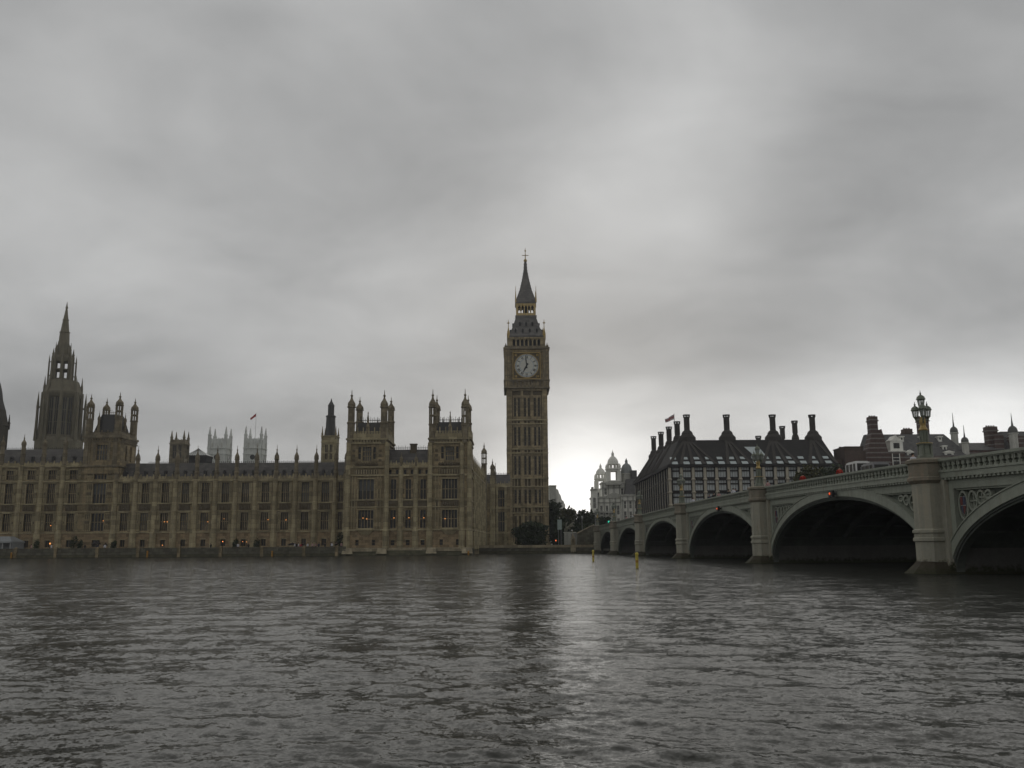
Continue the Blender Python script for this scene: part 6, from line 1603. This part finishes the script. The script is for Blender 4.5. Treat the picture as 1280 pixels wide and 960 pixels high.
# ------------------------------------------------------------------ bridge head: sign, statue, niche, signals
Ys = 258.0
p = at(699.5, 655.5, Ys); T = thing('road_sign', 'tall pale green rectangular sign on two posts beside the clock tower', 'sign', (p.x, Ys, 1.3))
q = MB(); q.box(xx(696.8, 655, Ys), xx(702.2, 655, Ys), Ys, Ys + .12, zx(699, 662, Ys), zx(699, 649.5, Ys)); q.build('panel', SIGN, T)
for px in (698, 701.3):
    q = MB(); q.lathe(xx(px, 660, Ys), Ys + .2, [(.09, 1.3), (.09, zx(699, 650, Ys))], 6); q.build('post', GREYP, T)
p = at(694.8, 675.7, 256); T = thing('traffic_light', 'small traffic light glowing orange at the foot of the bush', 'traffic light', (p.x, 256, 1.3))
q = MB(); q.lathe(p.x, 256, [(.08, 1.3), (.08, p.z - .3)], 6); q.box(p.x - .25, p.x + .25, 255.8, 256.1, p.z - .5, p.z + .5); q.build('housing', IRON, T)
q = MB(); q.ball(p.x, 255.8, p.z, .2, 8); q.build('lens', mat('orange_signal', (.5, .12, .04), .5, .1, 2, emit=((1, .2, .05), .8)), T)
p = at(761, 652.3, 243); T = thing('traffic_light', 'traffic light glowing green at the left end of the bridge', 'traffic light', tuple(bf(4, 3.6, HT(0) - .95)))
b0 = bf(1.5, 1.2, 0); q = MB(); zt_ = zx(761, 652.3, b0[1]); xg = xx(761.2, 652, b0[1]); q.lathe(xg, b0[1], [(.08, HT(0) - .95), (.08, zt_ - .4)], 6); q.box(xg - .28, xg + .28, b0[1], b0[1] + .3, zt_ - .9, zt_ + .5); q.build('housing', IRON, T)
q = MB(); q.ball(xg, b0[1] - .02, zt_, .28, 8); q.build('lens', GREENL, T)
Yn = Y_GREEN - .3
T = thing('stone_shrine', 'small pale gabled stone niche standing on the river wall', 'niche', (xx(716, 690, Yn), Yn, 0))
n0, n1 = xx(713.8, 690, Yn), xx(719.2, 690, Yn); zN = lambda py: zx(716, py, Yn)
q = MB(); q.box(n0 - .1, n1 + .1, Yn - .5, Yn + .8, -1, zN(681.5)); q.box(n0, n0 + .3, Yn - .4, Yn + .7, zN(681.5), zN(674)); q.box(n1 - .3, n1, Yn - .4, Yn + .7, zN(681.5), zN(674)); q.box(n0 + .3, n1 - .3, Yn + .3, Yn + .7, zN(681.5), zN(674)); q.ext([(n0 - .1, zN(674)), (n1 + .1, zN(674)), ((n0 + n1) / 2, zN(667.5))], Yn - .45, Yn + .75); q.build('stonework', PLINTH, T)
q = MB(); pinnacle(q, (n0 + n1) / 2, Yn + .1, zN(668.5), zN(663), .14); q.build('finial', PLINTH, T)
# lamp standards on the approach
def plain_lamp(label, px, top, base, Y, z0):
    x, zt_ = xx(px, base, Y), zx(px, top, Y)
    T = thing('street_lamp', label, 'street lamp', (x, Y, z0), 'slim lamp posts by the bridge head')
    q = MB(); q.lathe(x, Y, [(.16, z0), (.1, z0 + .8), (.06, zt_ - .9)], 8); q.build('post', GREYP, T)
    q = MB(); q.lathe(x, Y, [(.08, zt_ - .9), (.22, zt_ - .7), (.28, zt_ - .25), (.3, zt_ - .2), (.05, zt_)], 8); q.build('lantern', LAMPGLASS, T)
plain_lamp('slim pale lamp post in front of the trees in the gap', 728, 645, 675, 262, 1.3)
plain_lamp('slim lamp post rising above the bridge end near the trees', 744.3, 637.5, 655, 262, 5.6)

# statue of a charioteer with rearing horses on its plinth
def skin_mesh(pts, edges_, radii, sub=1):
    me = bpy.data.meshes.new('tmp'); me.from_pydata(pts, edges_, [])
    o = bpy.data.objects.new('tmp', me); COL.objects.link(o)
    sm = o.modifiers.new('s', 'SKIN'); sm.use_smooth_shade = True
    for i, r_ in enumerate(radii):
        rr_ = r_ if isinstance(r_, tuple) else (r_, r_)
        me.skin_vertices[0].data[i].radius = rr_
    me.skin_vertices[0].data[0].use_root = True
    ss = o.modifiers.new('b', 'SUBSURF'); ss.levels = sub; ss.render_levels = sub
    dg = bpy.context.evaluated_depsgraph_get(); dg.update()
    ev = o.evaluated_get(dg); out = bpy.data.meshes.new_from_object(ev)
    bpy.data.objects.remove(o); 
    return out
Yst = 284.0
def zst(py): return zx(711, py, Yst)
T = thing('statue', 'bronze statue of a charioteer with rearing horses on a stone plinth among the trees', 'statue', (xx(712, 670, Yst), Yst, 1.3))
q = MB(); sx_ = xx(712, 665, Yst); q.box(sx_ - 1.6, sx_ + 1.7, Yst - 1.5, Yst + 1.5, 1.3, zst(666)); q.box(sx_ - 1.8, sx_ + 1.9, Yst - 1.7, Yst + 1.7, zst(666), zst(665)); q.build('plinth', PORT_D, T)
HP = [(0, 0, 1.5), (-.75, 0, 1.15), (.65, 0, 2.0), (1.0, 0, 2.75), (1.45, 0, 2.95), (1.75, 0, 2.65), (.95, .22, 1.75), (1.45, .22, 2.0), (1.4, .22, 1.5), (.95, -.22, 1.75), (1.35, -.22, 2.2), (1.5, -.22, 1.75), (-.75, .25, .75), (-.95, .25, .4), (-.75, .25, .05), (-.75, -.25, .75), (-1.0, -.25, .4), (-.8, -.25, .05), (-1.15, 0, 1.3), (-1.45, 0, .7)]
HE = [(0, 1), (0, 2), (2, 3), (3, 4), (4, 5), (2, 6), (6, 7), (7, 8), (2, 9), (9, 10), (10, 11), (1, 12), (12, 13), (13, 14), (1, 15), (15, 16), (16, 17), (1, 18), (18, 19)]
HR = [.42, .42, .40, .24, .2, .12, .16, .11, .08, .16, .11, .08, .2, .12, .09, .2, .12, .09, .08, .05]
hm = skin_mesh(HP, HE, HR); hm.materials.append(BRONZEST)
for k, (ox, oy, sc_) in enumerate(((-.1, -.5, .95), (-.2, .5, .95))):
    o = bpy.data.objects.new('horse', hm); COL.objects.link(o); o.parent = T; o.location = (ox, oy, zst(665) - 1.3); o.scale = (sc_,) * 3
cm = skin_mesh([(0, 0, 1.0), (0, 0, 1.5), (0, 0, 1.72), (0, 0, 1.95), (.35, .3, 1.75), (.55, .45, 2.2), (-.1, -.3, 1.4), (.1, -.45, 1.15), (.12, 0, .5), (.1, 0, 0), (-.15, 0, .5), (-.2, 0, 0)], [(0, 1), (1, 2), (2, 3), (1, 4), (4, 5), (1, 6), (6, 7), (0, 8), (8, 9), (0, 10), (10, 11)], [.2, .22, .08, .13, .07, .05, .07, .05, .12, .07, .12, .07]); cm.materials.append(BRONZEST)
o = bpy.data.objects.new('charioteer', cm); COL.objects.link(o); o.parent = T; o.location = (-1.0, 0, zst(665) - 1.3 + 1.0)
q = MB(); q.box(sx_ - 1.6, sx_ - .6, Yst - .5, Yst + .5, zst(665) + .35, zst(665) + 1.0)
for s_ in (-1, 1): q.xf = frame(sx_ - 1.1, Yst + s_ * .6, 0); q.strip([(.42 * math.cos(2 * PI * i / 14), zst(665) + .45 + .42 * math.sin(2 * PI * i / 14)) for i in range(15)], [(.5 * math.cos(2 * PI * i / 14), zst(665) + .45 + .5 * math.sin(2 * PI * i / 14)) for i in range(15)], -.05, .05)
q.xf = None; q.build('chariot', BRONZEST, T)

# ------------------------------------------------------------------ people
def person_mesh(name, shirt, trousers, walk=.16, arm=.1):
    P_ = [(0, 0, .95), (0, 0, 1.12), (0, 0, 1.30), (0, 0, 1.46), (0, .0, 1.54), (0, .02, 1.62), (0, .02, 1.74), (.19, 0, 1.42), (.25, -arm, 1.15), (.25, -arm - .12, .93), (.25, -arm - .17, .83), (-.19, 0, 1.42), (-.25, arm, 1.15), (-.25, arm - .1, .93), (-.25, arm - .15, .83),
          (.10, 0, .88), (.11, -walk * .7, .5), (.11, -walk * .6, .10), (.11, -walk * .6 + .17 * -1, .04), (-.10, 0, .88), (-.11, walk * .6, .5), (-.11, walk * 1.3, .12), (-.11, walk * 1.3 - .15, .05)]
    E_ = [(0, 1), (1, 2), (2, 3), (3, 4), (4, 5), (5, 6), (3, 7), (7, 8), (8, 9), (9, 10), (3, 11), (11, 12), (12, 13), (13, 14), (0, 15), (15, 16), (16, 17), (17, 18), (0, 19), (19, 20), (20, 21), (21, 22)]
    R_ = [(.17, .12), (.15, .11), (.18, .12), (.15, .10), .055, (.085, .10), (.08, .095), .075, .055, .04, (.04, .03), .075, .055, .04, (.04, .03), .10, .07, .05, (.045, .04), .10, .07, .05, (.045, .04)]
    me = skin_mesh(P_, E_, R_, 1); me.name = name
    for m_ in (trousers, shirt, SKIN): me.materials.append(m_)
    for p in me.polygons:
        c = p.center; z = c.z
        p.material_index = 2 if (z > 1.5 or (abs(c.x) > .2 and z < .95)) else (1 if z > .93 else 0)
    return me
hair_b = MB(); hair_b.ball(0, .045, 1.70, .115, 10, 1, 1.05, 1.0)
_hair = None
def person(label, px, py_head, Y, pm, zfoot, rot=0, hair=HAIR, group='people walking over the bridge'):
    global _hair
    x = xx(px, py_head, Y)
    o = bpy.data.objects.new('person', pm); COL.objects.link(o); o.location = (x, Y, zfoot); o.rotation_euler = (0, 0, rot)
    tag(o, label, 'person', group)
    if _hair is None:
        me = bpy.data.meshes.new('hair'); me.from_pydata([v for v in hair_b.v if True], [], hair_b.f); me.materials.append(HAIR); _hair = me
    h = bpy.data.objects.new('hair', _hair); COL.objects.link(h); h.parent = o
    return o
M_W = person_mesh('person', WCLOTH, BLACKC); M_D = person_mesh('person', BLUE, BLACKC); M_R = person_mesh('person', RED, BLUE); M_P = person_mesh('person', PINKC, BLUE); M_K = person_mesh('person', BLACKC, BLUE)
def on_bridge(label, px, v, pm, rot):
    """a walker on the south footway, v metres in from the parapet line"""
    best = min(np.linspace(5, 215, 800), key=lambda u: abs(640 + 1168 * bf(u, v, 0)[0] / bf(u, v, 0)[1] - px))
    p = bf(best, v, HT(best) - .95)
    o = person(label, px, 600, p[1], pm, p[2], rot); o.location.x = p[0]
for lb, px, v, pm, rot in (('person in a white shirt beside the nearest bridge lamp', 1149, .75, M_W, .4), ('person in a red jacket walking on the bridge near the white minibus', 1054, .9, M_R, .1), ('person in a red jacket on the bridge before the olive tree', 1008, .8, M_R, 3.2), ('person in a white shirt on the bridge left of the gold lamp', 918.5, .8, M_W, .2), ('person in dark clothes left of the white shirt', 913, .9, M_K, 3.0), ('person in navy clothes just right of the white shirt', 921.5, 1.3, M_D, 0.1), ('person in black crossing the middle of the bridge', 894, .8, M_K, .2), ('person in pink on the bridge right of the one in black', 900, 1.1, M_P, 3.1), ('person in navy on the bridge left of the one in black', 888, 1.2, M_D, .2), ('person with pale clothes beside the third bridge lamp', 867.5, .7, M_W, .2), ('person in dark clothes by the second gold lamp', 963, .9, M_P, .3), ('person in pale shirt near the left end of the bridge', 791, .8, M_W, .2), ('person in red near the left end of the bridge', 783, .9, M_P, .2)):
    on_bridge(lb, px, v, pm, rot)
rng = np.random.default_rng(3)
for i in range(26):
    px = 362 + 76 * rng.random() if i < 18 else [294, 309, 121, 104, 36, 62, 128, 262][i - 18] + rng.random() * 4
    pm = [M_W, M_K, M_D, M_K, M_P, M_W][i % 6]
    wear = {M_W.name: 'pale shirt', M_K.name: 'black clothes', M_D.name: 'navy clothes', M_P.name: 'pink top'}[pm.name]
    person('person in %s standing among the crowd behind the palace terrace wall' % wear, px, 682, Y_TER + 1.1 + 2 * rng.random(), pm, 1.32, rng.random() * 6, group='people on the palace terrace in ' + wear)

# ------------------------------------------------------------------ vehicles on the bridge
def van(label, u0, v0, L_, W_, H_, paint, name, cat, frame_white=False):
    """end-on van on the bridge deck; u along the bridge, its rear towards the camera"""
    z0 = HT(u0) - 1.07; org = bf(u0, v0, z0); ff = frame(org[0], org[1], ang_b)
    T = thing(name, label, cat, org)
    q = MB(ff); zl, zm = z0 + .35, z0 + H_
    # body: lower shell, pillars and roof leaving the window openings
    q.box(-L_ / 2, L_ / 2, 0, W_, zl, z0 + H_ * .52); q.box(-L_ / 2 + .1, L_ / 2 - .1, .06, W_ - .06, zm - .16, zm); q.box(-L_ / 2 + .25, L_ / 2 - .25, .16, W_ - .16, zm, zm + .07)
    for uu in (-L_ / 2 + .02, -L_ / 6, L_ / 6, L_ / 2 - .14):
        for vv in (.02, W_ - .14): q.box(uu, uu + .12, vv, vv + .12, z0 + H_ * .52, zm - .16)
    q.build('body', paint, T)
    q = MB(ff); q.box(-L_ / 2 + .07, L_ / 2 - .07, .06, W_ - .06, z0 + H_ * .52, zm - .16); q.build('window', GLASS, T)
    for uu in (-L_ / 2 + .9, L_ / 2 - .9):
        for vv in (-.02, W_ - .2):
            q = MB(ff); q.ext([(uu + .36 * math.cos(2 * PI * i / 16), z0 + .36 + .36 * math.sin(2 * PI * i / 16)) for i in range(16)], vv, vv + .22); w_ = q.build('wheel', IRON, T)
            q = MB(ff); q.ext([(uu + .2 * math.cos(2 * PI * i / 12), z0 + .36 + .2 * math.sin(2 * PI * i / 12)) for i in range(12)], vv - .02, vv); q.build('rim', GREYP, w_)
    for vv in (.1, W_ - .3):
        q = MB(ff); q.box(L_ / 2, L_ / 2 + .04, vv, vv + .2, z0 + .8, z0 + 1.05); q.build('rear_light', FLAGR, T)
    q = MB(ff); q.box(L_ / 2, L_ / 2 + .1, .05, W_ - .05, z0 + .4, z0 + .58); q.box(-L_ / 2 - .1, -L_ / 2, .05, W_ - .05, z0 + .4, z0 + .58); q.build('bumper', IRON, T)
def u_for(px, v): return float(min(np.linspace(5, 215, 900), key=lambda u: abs(640 + 1168 * bf(u, v, 0)[0] / bf(u, v, 0)[1] - px)))
van('white minibus with dark windows crossing the bridge, only its top showing', u_for(1071, 4.9), 4.7, 2.6, 1.45, 2.75, WHITE, 'minibus', 'minibus')
van('grey van on the bridge right behind the white minibus', u_for(1091, 4.9), 4.7, 2.8, 1.6, 2.35, GREYP, 'van', 'van')
# ------------------------------------------------------------------ damp air over the river
hz = MB(); hz.box(-960, 960, -400, 960, -4, 125)
hm_ = bpy.data.materials.new('damp_air'); hm_.use_nodes = True; ht = NT(hm_.node_tree); hm_.node_tree.nodes.clear()
pv = ht.n('ShaderNodeVolumePrincipled'); pv.inputs['Color'].default_value = (.93, .95, 1.0, 1); pv.inputs['Density'].default_value = .00016; pv.inputs['Anisotropy'].default_value = .2
hout = ht.n('ShaderNodeOutputMaterial'); hm_.node_tree.links.new(pv.outputs[0], hout.inputs['Volume'])
tag(hz.build('haze', hm_), 'faint damp haze over the river and city', kind='stuff')
